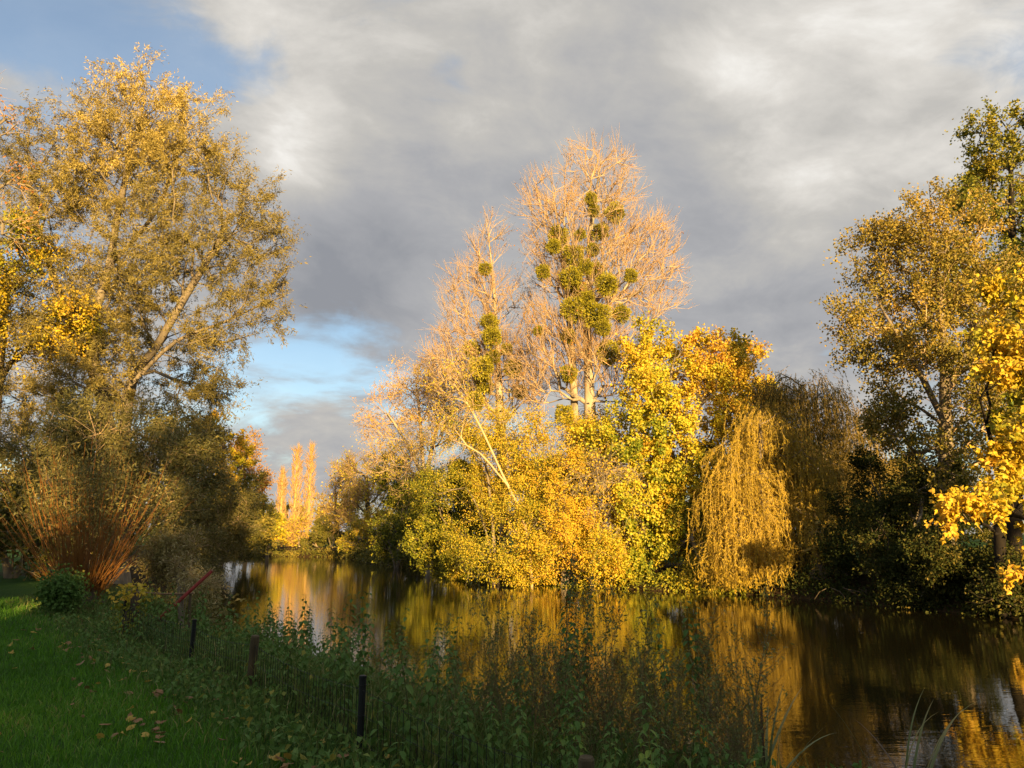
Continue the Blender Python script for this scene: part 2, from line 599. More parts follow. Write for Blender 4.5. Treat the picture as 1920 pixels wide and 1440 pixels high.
class Skel:
    def __init__(s, rng, leaders, pts, hue, k_dir=0.7, bf=0.2, up=0.35, step=0.7, trunk_pen=0.0, wob=0.05):
        MAXN = 16000
        P = np.zeros((MAXN, 3))
        D = np.zeros((MAXN, 3))
        par = np.full(MAXN, -1)
        path = np.zeros(MAXN)
        br = np.full(MAXN, -1)
        H = np.full(MAXN, 0.5)
        pen = np.zeros(MAXN)
        n = 0
        for li, lead in enumerate(leaders):
            c = catmull(lead, step)
            if n == 0:
                P[0] = c[0]
                D[0] = unit(c[1] - c[0])
                n = 1
                prev = 0
                c = c[1:]
            else:
                prev = int(np.argmin(((P[:n] - c[0]) ** 2).sum(1)))
                if np.linalg.norm(P[prev] - c[0]) < 0.3:
                    c = c[1:]
            for q in c:
                P[n] = q
                D[n] = unit(q - P[prev])
                par[n] = prev
                path[n] = path[prev] + np.linalg.norm(q - P[prev])
                prev = n
                n += 1
        nt = n
        pen[:nt] = trunk_pen
        z0 = P[:nt, 2].min()
        # targets sorted by distance from the leaders
        dd = np.min(np.linalg.norm(pts[:, None] - P[None, :nt], axis=2), axis=1)
        order = np.argsort(dd + 0.15 * rng.uniform(0, dd.max(), len(dd)))
        upv = np.array([0, 0, up])
        PREF = np.zeros((MAXN, 3))
        PREF[:n] = unit(D[:n] * 0.8 + upv)
        nb = 0
        for oi in order:
            q = pts[oi]
            v = q - P[:n]
            d = np.sqrt((v * v).sum(1)) + 1e-6
            cs = (v * PREF[:n]).sum(1) / d
            cost = d * (1 + k_dir * (1 - cs)) + bf * path[:n] + pen[:n]
            j = int(np.argmin(cost))
            L = d[j]
            if L < 0.08:
                continue
            ns = max(1, int(math.ceil(L / step)))
            c1 = P[j] + PREF[j] * L * 0.42
            a0 = P[j].copy()
            if br[j] >= 0:
                bid = br[j]
            else:
                bid = nb
                nb += 1
            prev = j
            if n + ns >= MAXN:
                break
            for k in range(1, ns + 1):
                u = k / ns
                x = (1 - u) ** 2 * a0 + 2 * u * (1 - u) * c1 + u * u * q
                if k < ns:
                    x = x + rng.normal(size=3) * wob * min(1.0, L)
                P[n] = x
                D[n] = unit(x - P[prev])
                par[n] = prev
                path[n] = path[prev] + np.linalg.norm(x - P[prev])
                br[n] = bid
                H[n] = hue[oi]
                PREF[n] = unit(D[n] * 0.8 + upv)
                prev = n
                n += 1
        s.P, s.D, s.par, s.path, s.br, s.H, s.n, s.nt, s.nb = P[:n], D[:n], par[:n], path[:n], br[:n], H[:n], n, nt, nb
        wgt = np.zeros(n)
        kids = np.zeros(n, int)
        for i in range(1, n):
            kids[s.par[i]] += 1
        wgt[kids == 0] = 1
        wgt += 0.12
        for i in range(n - 1, 0, -1):
            wgt[s.par[i]] += wgt[i]
        s.w, s.kids = wgt, kids
        main = np.full(n, -1)
        best = np.zeros(n)
        for i in range(1, n):
            pp = s.par[i]
            sc = wgt[i] * (4.0 if i < nt else 1.0)
            if sc > best[pp]:
                best[pp] = sc
                main[pp] = i
        s.main = main

    def radii(s, r_base, r_tip, expo=0.5):
        s.r = np.maximum(r_tip, r_base * (s.w / s.w[0]) ** expo)
        return s.r

    def edge_mesh(s, idx, flare=0.0):
        c = idx
        p = s.par[c]
        ismain = s.main[p] == c
        TA = np.where(ismain[:, None], s.D[p], s.D[c])
        TA[p == 0] = s.D[c][p == 0]
        ra = np.where(ismain, s.r[p], np.minimum(s.r[p], s.r[c] * 1.25))
        rb = s.r[c]
        if flare > 0:
            hgt = s.P[p][:, 2] - s.P[0, 2]
            ra = ra * (1 + flare * np.exp(-hgt / 0.35))
            hgt = s.P[c][:, 2] - s.P[0, 2]
            rb = rb * (1 + flare * np.exp(-hgt / 0.35))
        parts = []
        for lo, hi, k in ((0.06, 9, 8), (0.022, 0.06, 5), (0, 0.022, 3)):
            mk = (ra >= lo) & (ra < hi)
            if mk.any():
                parts.append(tubes(s.P[p][mk], s.P[c][mk], ra[mk], rb[mk], TA[mk], s.D[c][mk], k))
        return join(parts)


def twig_segs(rng, P, D, length, spread, up, curl=0.3):
    d = unit(D + spread * rng.normal(size=P.shape) + np.array([0, 0, up]))
    L = (length * rng.uniform(0.45, 1.2, len(P)))[:, None]
    mid = P + d * L * 0.5
    d2 = unit(d + curl * rng.normal(size=P.shape) + np.array([0, 0, up * 0.8]))
    end = mid + d2 * L * 0.5
    return mid, end, d, d2


def twig_mesh(P, mid, end, d, d2, r):
    rr = np.full(len(P), r)
    a = tubes(P, mid, rr, rr * 0.75, d, d2, 3)
    b_ = tubes(mid, end, rr * 0.75, rr * 0.3, d2, d2, 3)
    return join([a, b_])


def ellipsoid_pts(rng, ells, n, shell=0.55, clump=0.0):
    """ells: (px,py,Y,rx_px,ry_px,hue[,depth]) picture-sized lobes at a real distance"""
    cs, rs, hs, vol = [], [], [], []
    for e in ells:
        px, py, Y, rx, ry, hue = e[:6]
        dep = e[6] if len(e) > 6 else 0.85
        s = scale_at(py, Y)
        cs.append(at(px, py, Y))
        rs.append((rx * s, rx * s * dep, ry * s))
        hs.append(hue)
        vol.append(rx * rx * ry * dep)
    vol = np.array(vol, float) ** 0.75
    cnt = np.maximum(4, (vol / vol.sum() * n).astype(int))
    P, H = [], []
    for c, r, h, k in zip(cs, rs, hs, cnt):
        u = rand_unit(rng, k)
        rad = rng.uniform(0, 1, k) ** (1 / 3.0)
        rad = np.where(rng.uniform(0, 1, k) < shell, np.maximum(rad, rng.uniform(0.8, 1.0, k)), rad)
        q = u * rad[:, None]
        hh_ = np.full(k, h)
        if clump > 0:
            nc = max(3, k // 9)
            cc = rand_unit(rng, nc) * (rng.uniform(0.25, 0.95, (nc, 1)) ** 0.6)
            ai = rng.integers(0, nc, k)
            q = (cc[ai] + u * rad[:, None] * clump) / (1 + 0.38 * max(0, clump - 0.35))
            hh_ = hh_ + (rng.normal(size=nc) * 0.07)[ai]
        P.append(np.array(c) + q * np.array(r))
        H.append(hh_)
    Hk = H
    P = np.concatenate(P)
    H = np.concatenate(H)
    C_, R_, A_ = np.array(cs), np.array(rs), np.array(hs)
    wd = np.exp(-0.9 * (((P[:, None] - C_[None]) / R_[None]) ** 2).sum(2)) + 1e-6
    base_h = np.repeat(A_, [len(x) for x in Hk])
    H = (wd * A_[None]).sum(1) / wd.sum(1) + (H - base_h)
    g = ground_z(P[:, 0], P[:, 1])
    low = np.maximum(g, 0) + 0.25
    keep = P[:, 2] > low
    return P[keep], H[keep]


def lead(pts, Y, base=True, dY=0.0):
    """leader polyline from picture-sized points at distance Y (its foot set on the ground)"""
    out = []
    for i, q in enumerate(pts):
        yy = Y + (q[2] if len(q) > 2 else 0)
        out.append(at(q[0], q[1], yy))
    if base:
        x, y = out[0][0], out[0][1]
        out[0] = np.array([x, y, gz(x, y) - 0.15])
    return out


def tree(name, label, category, seed, leaders, ells, npts, bark, twig_bark, leaf, nleaf, lsize, r_base, r_tip=0.009,
         k_dir=0.7, bf=0.2, up=0.35, step=0.7, twigs=3, tlen=0.9, tspread=0.6, tup=0.2, tr=0.006, tthin=0.03, droop=0.3,
         nlimb=8, group=None, shape='kite', tvar=0.10, face_up=0.3, leaf_scatter=0.12, pts=None, cap=None, wob=0.05, sub=0, leafy_frac=1.0,
         trunk_pen=0.0, expo=0.5, shell=0.55, flare=0.5, clump=0.34):
    rng = np.random.default_rng(seed)
    if pts is None:
        P, H = ellipsoid_pts(rng, ells, npts, shell, clump)
    else:
        P, H = pts
    sk = Skel(rng, leaders, P, H, k_dir, bf, up, step, trunk_pen, wob)
    sk.radii(r_base, r_tip, expo)
    base = sk.P[0].copy()
    root = empty(name, tuple(base), label, category, group)
    off = base[None]
    idx = np.arange(1, sk.n)
    tr_idx = idx[idx < sk.nt]
    Vt, Ft = sk.edge_mesh(tr_idx, flare)
    link('trunk', mesh_arrays('trunk', Vt - off, [Ft], bark, smooth=True), root)
    bidx = idx[idx >= sk.nt]
    wb = np.zeros(max(sk.nb, 1))
    np.maximum.at(wb, sk.br[bidx], sk.r[bidx])
    big = [i for i in np.argsort(-wb)[:nlimb] if wb[i] > max(0.02, r_tip * 1.6)]
    used = np.zeros(sk.n, bool)
    for bi in big:
        e = bidx[(sk.br[bidx] == bi) & (sk.r[bidx] > max(0.014, r_tip * 1.2))]
        if len(e) < 3:
            continue
        used[e] = True
        Vl, Fl = sk.edge_mesh(e)
        link('limb', mesh_arrays('limb', Vl - off, [Fl], bark, smooth=True), root)
    rest = bidx[~used[bidx]]
    parts = []
    if len(rest):
        parts.append(sk.edge_mesh(rest))
    thin = np.where((sk.r < tthin) & (np.arange(sk.n) >= sk.nt))[0]
    if len(thin) == 0:
        thin = np.arange(sk.nt, sk.n)
    tips = thin[sk.kids[thin] == 0]
    src = np.repeat(thin, twigs) if twigs else thin
    src = np.concatenate([src, np.repeat(tips, max(1, twigs))])
    A, D0 = sk.P[src], sk.D[src]
    mid, end, d, d2 = twig_segs(rng, A, D0, tlen, tspread, tup)
    kp = slice(None, None, 1 if nleaf < 14000 else 4)
    parts.append(twig_mesh(A[kp], mid[kp], end[kp], d[kp], d2[kp], tr))
    hue = sk.H[src] + rng.normal(size=sk.n)[src] * 0.06 + rng.normal(size=max(sk.nb, 1))[np.maximum(sk.br[src], 0)] * 0.05
    if sub:
        ss = np.repeat(np.arange(len(src)), sub)
        m2, e2, dd, dd2 = twig_segs(rng, mid[ss], d2[ss], tlen * 0.6, tspread * 1.1, tup)
        parts.append(twig_mesh(mid[ss][kp], m2[kp], e2[kp], dd[kp], dd2[kp], tr * 0.75))
        A = np.concatenate([A, mid[ss]])
        mid = np.concatenate([mid, m2])
        end = np.concatenate([end, e2])
        d2 = np.concatenate([d2, dd2])
        hue = np.concatenate([hue, hue[ss]])
    Vw, Fw = join(parts)
    link('twigs', mesh_arrays('twigs', Vw - off, [Fw], twig_bark, smooth=True), root, kind='stuff')
    if nleaf:
        gw = np.cumsum(rng.gamma(0.8, 1.0, len(A)))
        ti = np.searchsorted(gw, rng.uniform(0, gw[-1], nleaf))
        if leafy_frac < 1.0:
            ok = np.where(rng.uniform(size=len(A)) < leafy_frac)[0]
            ti = ok[rng.integers(0, len(ok), nleaf)]
        u = rng.uniform(0, 1, nleaf)[:, None]
        pos = np.where(u < 0.5, A[ti] + (mid[ti] - A[ti]) * u * 2, mid[ti] + (end[ti] - mid[ti]) * (u * 2 - 1))
        pos = pos + rng.normal(size=pos.shape) * leaf_scatter
        ax = unit(d2[ti] * 0.6 + rng.normal(size=pos.shape) * 0.6 + np.array([0, 0, -droop]))
        keep = pos[:, 2] > np.maximum(ground_z(pos[:, 0], pos[:, 1]), 0) + 0.06
        pos, ax, ti = pos[keep], ax[keep], ti[keep]
        tone = hue[ti] + rng.normal(size=len(ti)) * tvar
        outw = pos - pos.mean(0)
        outw[:, 2] *= 0.4
        outw = unit(outw) * 0.8
        if shape == 'maple':
            Vf, Ff, k = leaf_maple(rng, pos, lsize[0], ax, face=(0.2, -0.5, 0.3), fw=0.7)
            me_ = mesh_arrays('crown', Vf - off, [Ff], leaf, np.repeat(tone, k))
        else:
            Vf, Ff = leaf_quads(rng, pos, lsize[0], lsize[1], ax, face_up=face_up, out=outw)
            me_ = mesh_arrays('crown', Vf - off, [Ff], leaf, tone)
        link('crown', me_, root, kind='stuff')
    return root, sk


def S(px, py, Y, rx, ry, hue=0.5, dep=0.85):
    return (px, py, Y, rx, ry, hue, dep)


# ------------------------------------------------------------------ far bank: tall bare poplars
def poplar_twigs(**kw):
    a = dict(twigs=3, sub=1, tlen=1.5, tspread=0.36, tup=0.35, tr=0.013, tthin=0.05, r_tip=0.021, up=0.75, k_dir=1.3, bf=0.08,
             step=0.8, wob=0.09, nlimb=14, expo=0.52, shell=0.4, clump=0)
    a.update(kw)
    return a


BIG = [S(1118, 345, 43, 72, 72), S(1030, 420, 43, 52, 100), S(1110, 470, 43, 110, 120), S(1205, 490, 43, 68, 80),
       S(1075, 600, 43, 90, 110), S(1220, 570, 43, 58, 60), S(1030, 690, 43, 75, 80), S(1130, 690, 43, 90, 80)]
tree('mistletoe_poplar', 'tallest bare poplar with golden twigs and many mistletoe balls', 'tree', 11,
     [lead([(1103, 1085), (1107, 900), (1106, 760), (1101, 640), (1102, 540), (1108, 430), (1132, 262)], 43),
      lead([(1103, 1085), (1084, 960), (1077, 760), (1068, 600), (1050, 450), (1030, 320)], 43.6)
      ],
     BIG, 900, M_BARK_PALE, M_BARK_TWIG, L_ORANGE, 2600, (0.11, 0.09), 0.42, **poplar_twigs())
SMALL = [S(912, 465, 46, 26, 55), S(885, 570, 46, 52, 75), S(945, 590, 46, 36, 80), S(870, 680, 46, 68, 70), S(950, 720, 46, 70, 80)]
tree('mistletoe_poplar', 'shorter bare poplar with mistletoe left of the tallest poplar', 'tree', 12,
     [lead([(948, 1075), (942, 900), (937, 760), (932, 640), (924, 520), (912, 412)], 46)],
     SMALL, 460, M_BARK_PALE, M_BARK_TWIG, L_ORANGE, 1500, (0.11, 0.09), 0.30, **poplar_twigs())

# round half bare tree at the left end of that bank
tree('half_bare_tree', 'round tree with pale twigs and orange leaves at the left end of the lit bank', 'tree', 13,
     [lead([(806, 1062), (800, 950), (792, 850), (785, 760), (775, 680)], 54),
      lead([(797, 900), (820, 800), (845, 720)], 53.7, False), lead([(797, 900), (750, 810), (715, 760)], 53.7, False)],
     [S(790, 735, 54, 80, 80, 0.85), S(740, 790, 54, 50, 80, 0.9), S(840, 760, 53, 75, 90, 0.75), S(775, 870, 53, 80, 65, 0.3), S(700, 765, 53.5, 20, 55, 1.0)],
     420, M_BARK_PALE, M_BARK_TWIG, L_HAW, 13500, (0.11, 0.08), 0.24, r_tip=0.014, up=0.25, twigs=3, sub=1, tlen=1.25, tspread=0.55, tup=0.15, tr=0.012, wob=0.08, nlimb=10, tthin=0.05, clump=0.6)

# undergrowth on the lit bank
def bush(name, label, seed, foot, ells, npts, leaf, nleaf, lsize, bark=M_BARK_GREY, twig=M_BARK_TWIG, category='bush', **kw):
    ls = []
    rng = np.random.default_rng(seed + 900)
    fx, fy, Y = foot
    for k in range(kw.pop('stems', 4)):
        e = ells[k % len(ells)]
        tx = e[0] + rng.uniform(-0.4, 0.4) * e[3]
        ls.append(lead([(fx + rng.uniform(-3, 3), fy), ((fx * 2 + tx) / 3, fy + (e[1] - fy) * 0.45), (tx, e[1])], Y))
    ls[1:] = [[ls[0][0]] + l[1:] for l in ls[1:]]
    a = dict(r_base=0.16, r_tip=0.008, up=0.25, twigs=3, tlen=0.75, tspread=0.7, tup=0.12, tr=0.007, nlimb=6, k_dir=0.6)
    a.update(kw)
    return tree(name, label, category, seed, ls, ells, npts, bark, twig, leaf, nleaf, lsize, **a)


bush('hawthorn_bush', 'golden hawthorn thicket under the shorter poplar', 21, (930, 1085, 41.5),
     [S(930, 890, 42, 85, 100, 0.5), S(990, 960, 41, 80, 110, 0.55), S(870, 950, 42.5, 75, 85, 0.30), S(950, 1035, 40.5, 90, 50, 0.42), S(900, 830, 43, 60, 60, 0.5)], 460, L_HAW, 60000, (0.092, 0.07), sub=1, tr=0.009, twig=M_BARK_GREY, tlen=1.15, clump=0.27, tvar=0.16)
bush('hawthorn_bush', 'bright yellow bush at the foot of the tallest poplar', 22, (1060, 1098, 40),
     [S(1040, 850, 41.5, 80, 80, 0.55), S(1060, 950, 40, 85, 90, 0.6), S(1030, 1040, 39.5, 90, 50, 0.55), S(1110, 1040, 39, 70, 55, 0.4), S(1110, 860, 41.5, 50, 60, 0.4), S(1085, 800, 42, 60, 45, 0.5)], 460, L_YELLOW, 60000, (0.096, 0.072), sub=1, tr=0.009, twig=M_BARK_GREY, tlen=1.15, clump=0.27, tvar=0.16)
bush('elder_bush', 'dark olive bush overhanging the water under the half bare tree', 23, (850, 1075, 48),
     [S(850, 950, 48, 70, 85, 0.25), S(820, 1010, 48, 60, 55, 0.2), S(890, 1040, 45.5, 60, 40, 0.42)], 300, L_HAW, 26000, (0.13, 0.10))
bush('elder_bush', 'dark green bush where the far bank bends away', 24, (745, 1058, 60),
     [S(750, 940, 60, 50, 75, 0.22), S(725, 1000, 61, 55, 50, 0.12), S(775, 1010, 58, 45, 50, 0.15)], 260, L_HAW, 14000, (0.15, 0.12))
bush('bramble_bush', 'arching tangle of bare stems among yellow leaves above the water', 25, (1110, 1098, 39.2),
     [S(1110, 930, 39.5, 75, 60, 0.6), S(1160, 960, 39.5, 55, 70, 0.5), S(1075, 900, 39.5, 60, 40, 0.6)], 240, L_YELLOW, 4500, (0.12, 0.10), up=-0.1, wob=0.16, tlen=1.6, tup=-0.25, sub=2, tr=0.012, twig=M_BARK_PALE)

# thin leaning sapling crossing the bushes
tree('leaning_sapling', 'thin bare sapling leaning left across the golden bushes', 'tree', 26,
     [lead([(1000, 1075), (985, 990), (940, 885), (890, 780), (838, 700)], 39.6), lead([(955, 915), (900, 850), (850, 825)], 39.4, False)],
     [S(850, 720, 39.6, 40, 40), S(880, 780, 39.4, 45, 45), S(850, 830, 39.4, 40, 30)], 60, M_BARK_TWIG, M_BARK_TWIG, L_HAW, 1500, (0.1, 0.08), 0.075,
     r_tip=0.012, twigs=2, sub=1, tr=0.010, tlen=1.3, tspread=0.4, up=0.3, clump=0.8, flare=0.2)

# maple, orange above and green below
tree('field_maple', 'large maple turning orange at the top and green below beside the weeping willow', 'tree', 31,
     [lead([(1214, 1092), (1216, 980), (1228, 860), (1245, 760), (1270, 650)], 40.5),
      lead([(1217, 960), (1280, 850), (1320, 740)], 40.2, False), lead([(1217, 960), (1180, 850), (1190, 760)], 40.2, False)],
     [S(1280, 665, 41, 90, 66, 0.62), S(1350, 690, 41.5, 60, 62, 0.66), S(1220, 740, 40.5, 85, 80, 0.56), S(1305, 770, 40.5, 85, 85, 0.60), S(1190, 830, 40, 85, 85, 0.42),
      S(1250, 880, 39.5, 85, 90, 0.40), S(1325, 880, 40.5, 55, 95, 0.45), S(1180, 960, 39.3, 85, 75, 0.42), S(1250, 1010, 38.8, 55, 50, 0.36), S(1160, 1050, 38.7, 65, 40, 0.38)],
     760, M_BARK_GREY, M_BARK_GREY, L_MAPLE, 66000, (0.15, 0.135), 0.30, twigs=3, tlen=0.8, nlimb=10, tvar=0.09, face_up=0.4, clump=0.45)
tree('copper_tree', 'copper leaved tree top showing behind the large maple', 'tree', 32,
     [lead([(1395, 1060), (1393, 850), (1388, 700)], 49)],
     [S(1390, 670, 49, 38, 42, 0.75), S(1360, 720, 49, 50, 60, 0.6), S(1420, 760, 49, 50, 70, 0.5)],
     220, M_BARK_DARK, M_BARK_DARK, L_MAPLE, 11000, (0.16, 0.14), 0.25)

# ------------------------------------------------------------------ weeping willows
def weeping(name, label, seed, foot, Y, dome, nb, per, leafm, zmin_px, nleaf_per_m, top_n=160, twig_bark=M_STRAND, group=None, hue=0.55, lsz=(0.13, 0.026), spread=0.34):
    """dome: lobes; strands hang in bunches from the upper surface of the lobes"""
    rng = np.random.default_rng(seed)
    cs = [np.array(at(e[0], e[1], e[2])) for e in dome]
    rs = [np.array([e[3], e[3] * e[6], e[4]]) * scale_at(e[1], e[2]) for e in dome]
    bp, bh, bd = [], [], []
    for c, r_, e in zip(cs, rs, dome):
        k = max(3, int(nb * (e[3] * e[4]) / sum(q[3] * q[4] for q in dome)))
        u = rand_unit(rng, k)
        u[:, 2] = np.abs(u[:, 2]) * 0.9 + 0.05
        u = unit(u)
        bp.append(c + u * r_ * rng.uniform(0.45, 1.0, (k, 1)))
        bh.append(np.full(k, e[5]))
        o = u.copy()
        o[:, 2] = 0.15
        bd.append(unit(o))
    bp, bh, bd = np.concatenate(bp), np.concatenate(bh), np.concatenate(bd)
    base = lead([(foot[0], foot[1]), (foot[0] + 4, (foot[1] + dome[0][1]) / 2), (dome[0][0], dome[0][1] - dome[0][4] * 0.45)], Y)
    sk = Skel(rng, [base], bp, bh, 0.5, 0.15, 0.5, 0.6, 0.0, 0.07)
    sk.radii(0.28, 0.010, 0.6)
    b0 = sk.P[0].copy()
    root = empty(name, tuple(b0), label, 'tree', group)
    idx = np.arange(1, sk.n)
    Vt, Ft = sk.edge_mesh(idx[idx < sk.nt], 0.5)
    link('trunk', mesh_arrays('trunk', Vt - b0, [Ft], M_BARK_GREY, smooth=True), root)
    bidx = idx[idx >= sk.nt]
    used = np.zeros(sk.n, bool)
    wb = np.zeros(sk.nb)
    np.maximum.at(wb, sk.br[bidx], sk.r[bidx])
    for bi in np.argsort(-wb)[:8]:
        e = bidx[sk.br[bidx] == bi]
        if len(e) > 3:
            used[e] = True
            Vl, Fl = sk.edge_mesh(e)
            link('limb', mesh_arrays('limb', Vl - b0, [Fl], M_BARK_GREY, smooth=True), root)
    parts = []
    if (~used[bidx]).any():
        parts.append(sk.edge_mesh(bidx[~used[bidx]]))
    # strands
    n = len(bp) * per
    si = np.repeat(np.arange(len(bp)), per)
    st = bp[si] + rng.normal(size=(n, 3)) * np.array([spread, spread, 0.25])
    zl = max(0.12, at(foot[0], zmin_px, Y)[2])
    frac = np.where(bh > 0.59, rng.uniform(0.75, 1.0, len(bp)), np.clip(rng.beta(1.3, 1.3, len(bp)), 0.15, 1))[si] * rng.uniform(0.7, 1.05, n)
    gl = np.maximum(ground_z(st[:, 0], st[:, 1]), 0) + 0.12
    length = np.maximum(0.8, (st[:, 2] - np.maximum(zl, gl)) * frac)
    out_d = bd[si] * rng.uniform(0.15, 0.7, n)[:, None] + rng.normal(size=(n, 3)) * 0.12
    out_d[:, 2] = 0
    NS = 5
    ph = rng.uniform(0, 6.28, (n, 2))
    am = rng.normal(size=(n, 2)) * 0.16
    pts = np.zeros((n, NS + 1, 3))
    for k in range(NS + 1):
        u = k / NS
        x = st + out_d * (1 - (1 - min(u * 3.2, 1.0)) ** 2)
        x[:, 2] = st[:, 2] + 0.35 * np.sin(min(1, u * 6) * np.pi) * 0.5 - length * (u ** 1.12)
        x[:, :2] += am * np.sin(ph + u * 5.0) * u
        sway = 0.04 * math.sqrt(u)
        pts[:, k] = x + rng.normal(size=(n, 3)) * np.array([sway, sway, 0.0])
    T = unit(np.diff(pts, axis=1))
    for k in range(NS):
        r0 = np.full(n, 0.008 * (1 - 0.7 * k / NS))
        r1 = np.full(n, 0.008 * (1 - 0.7 * (k + 1) / NS))
        parts.append(tubes(pts[:, k], pts[:, k + 1], r0, r1, T[:, k], T[:, min(k + 1, NS - 1)], 3))
    Vw, Fw = join(parts)
    link('strands', mesh_arrays('strands', Vw - b0, [Fw], twig_bark, smooth=True), root, kind='stuff')
    tot = int(length.sum() * nleaf_per_m)
    pi = rng.choice(n, tot, p=length / length.sum())
    u = rng.uniform(0, 0.999, tot) * NS
    ki = u.astype(int)
    f = (u - ki)[:, None]
    pos = pts[pi, ki] * (1 - f) + pts[pi, ki + 1] * f + rng.normal(size=(tot, 3)) * 0.02
    ax = unit(T[pi, ki] * 0.9 + rng.normal(size=(tot, 3)) * 0.42)
    bt = rng.normal(size=len(bp)) * 0.12
    tone = bh[si[pi]] + bt[si[pi]] + rng.normal(size=tot) * 0.13
    Vf, Ff = leaf_quads(rng, pos, lsz[0], lsz[1], ax, fold=0.05, face_up=0)
    link('crown', mesh_arrays('crown', Vf - b0, [Ff], leafm, tone), root, kind='stuff')
    return root


weeping('weeping_willow', 'golden weeping willow trailing its strands into the water', 41, (1425, 1112), 35.6,
        [S(1425, 820, 36, 46, 72, 0.5), S(1400, 905, 35.0, 55, 55, 0.6), S(1485, 865, 36, 50, 50, 0.42), S(1352, 950, 35.4, 36, 60, 0.38), S(1415, 985, 34.4, 48, 70, 0.72), S(1525, 905, 36.5, 24, 45, 0.35),
         S(1455, 785, 36.4, 24, 30, 0.5), S(1370, 860, 35.6, 34, 36, 0.45), S(1490, 970, 35.0, 26, 40, 0.4), S(1370, 1030, 34.2, 36, 40, 0.62), S(1440, 1040, 34.2, 30, 40, 0.68), S(1412, 1062, 33.9, 34, 34, 0.66), S(1400, 1020, 34.0, 34, 34, 0.64)],
        270, 7, L_WEEP, 1118, 15, lsz=(0.15, 0.034), spread=0.38)
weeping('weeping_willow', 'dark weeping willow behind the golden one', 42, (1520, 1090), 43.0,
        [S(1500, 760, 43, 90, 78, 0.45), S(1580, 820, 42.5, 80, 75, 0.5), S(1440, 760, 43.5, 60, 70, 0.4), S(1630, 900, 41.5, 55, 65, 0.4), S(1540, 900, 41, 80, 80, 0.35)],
        230, 8, L_WEEP_SHADED, 1060, 7.5, lsz=(0.19, 0.046), spread=0.45)
weeping('weeping_willow', 'small young willow drooping over the bank right of the golden willow', 43, (1535, 1105), 33.5,
        [S(1540, 1010, 33.2, 36, 45, 0.45), S(1520, 1040, 33.0, 22, 35, 0.4)], 14, 10, L_WEEP, 1112, 15)

# ------------------------------------------------------------------ right bank
tree('alder_tree', 'tall sparse tree with bare top twigs on the right bank', 'tree', 51,
     [lead([(1778, 1075), (1775, 900), (1772, 740), (1765, 600), (1752, 450), (1742, 345)], 30.5),
      lead([(1774, 800), (1720, 690), (1660, 590)], 30, False), lead([(1772, 740), (1830, 620), (1860, 500)], 30.5, False)],
     [S(1685, 540, 30.5, 90, 120, 0.72), S(1650, 620, 30, 75, 90, 0.62), S(1760, 500, 30.5, 95, 115, 0.66), S(1850, 600, 31, 105, 180, 0.5), S(1725, 710, 30, 90, 75, 0.55), S(1800, 830, 30, 115, 110, 0.4), S(1740, 400, 30.5, 45, 60, 0.66), S(1700, 800, 30, 60, 70, 0.45)],
     620, M_BARK_GREY, M_BARK_TWIG, L_OLIVE, 54000, (0.13, 0.09), 0.30, twigs=3, sub=1, tlen=0.9, tup=0.15, nlimb=12, tr=0.008, leafy_frac=0.75, clump=0.5)
tree('lime_tree', 'tall green tree reaching highest on the right bank', 'tree', 52,
     [lead([(1900, 1050), (1902, 800), (1900, 550), (1895, 300)], 40)],
     [S(1905, 300, 40, 85, 100, 0.82), S(1872, 320, 40, 62, 80, 0.78), S(1850, 390, 40, 75, 95, 0.72), S(1960, 400, 40, 110, 170, 0.7), S(1880, 540, 40, 110, 120, 0.55), S(1920, 720, 40, 120, 160, 0.4)],
     520, M_BARK_SHADED, M_BARK_GREY, L_GREEN, 46000, (0.17, 0.14), 0.35, twigs=3, tlen=0.9, nlimb=8, clump=0.45)
tree('yellow_maple', 'yellow maple with large leaves leaning over the water on the right bank', 'tree', 53,
     [lead([(1876, 1085), (1874, 1000), (1888, 900), (1925, 760), (1940, 560)], 25.2),
      lead([(1888, 900), (1860, 830), (1830, 720, -1)], 25.0, False), lead([(1876, 1010), (1850, 985, -1.0), (1810, 975, -2.0)], 25.0, False),
      lead([(1880, 960), (1930, 980, -1.5), (1915, 1040, -2.5)], 25.0, False)],
     [S(1890, 560, 24.5, 40, 60, 0.55), S(1905, 680, 24.3, 60, 75, 0.52), S(1850, 700, 24.0, 48, 45, 0.55), S(1885, 800, 24.2, 55, 60, 0.48), S(1835, 965, 23.2, 52, 42, 0.60), S(1905, 1065, 22.5, 36, 32, 0.66), S(1965, 800, 24.5, 90, 260, 0.5), S(1880, 900, 24, 45, 35, 0.42)],
     300, M_BARK_SHADED, M_BARK_DARK, L_YELLOW, 9500, (0.18, 0.2), 0.17, twigs=2, tlen=0.6, nlimb=8, shape='maple', droop=0.5, step=0.5, leaf_scatter=0.10, tvar=0.09)
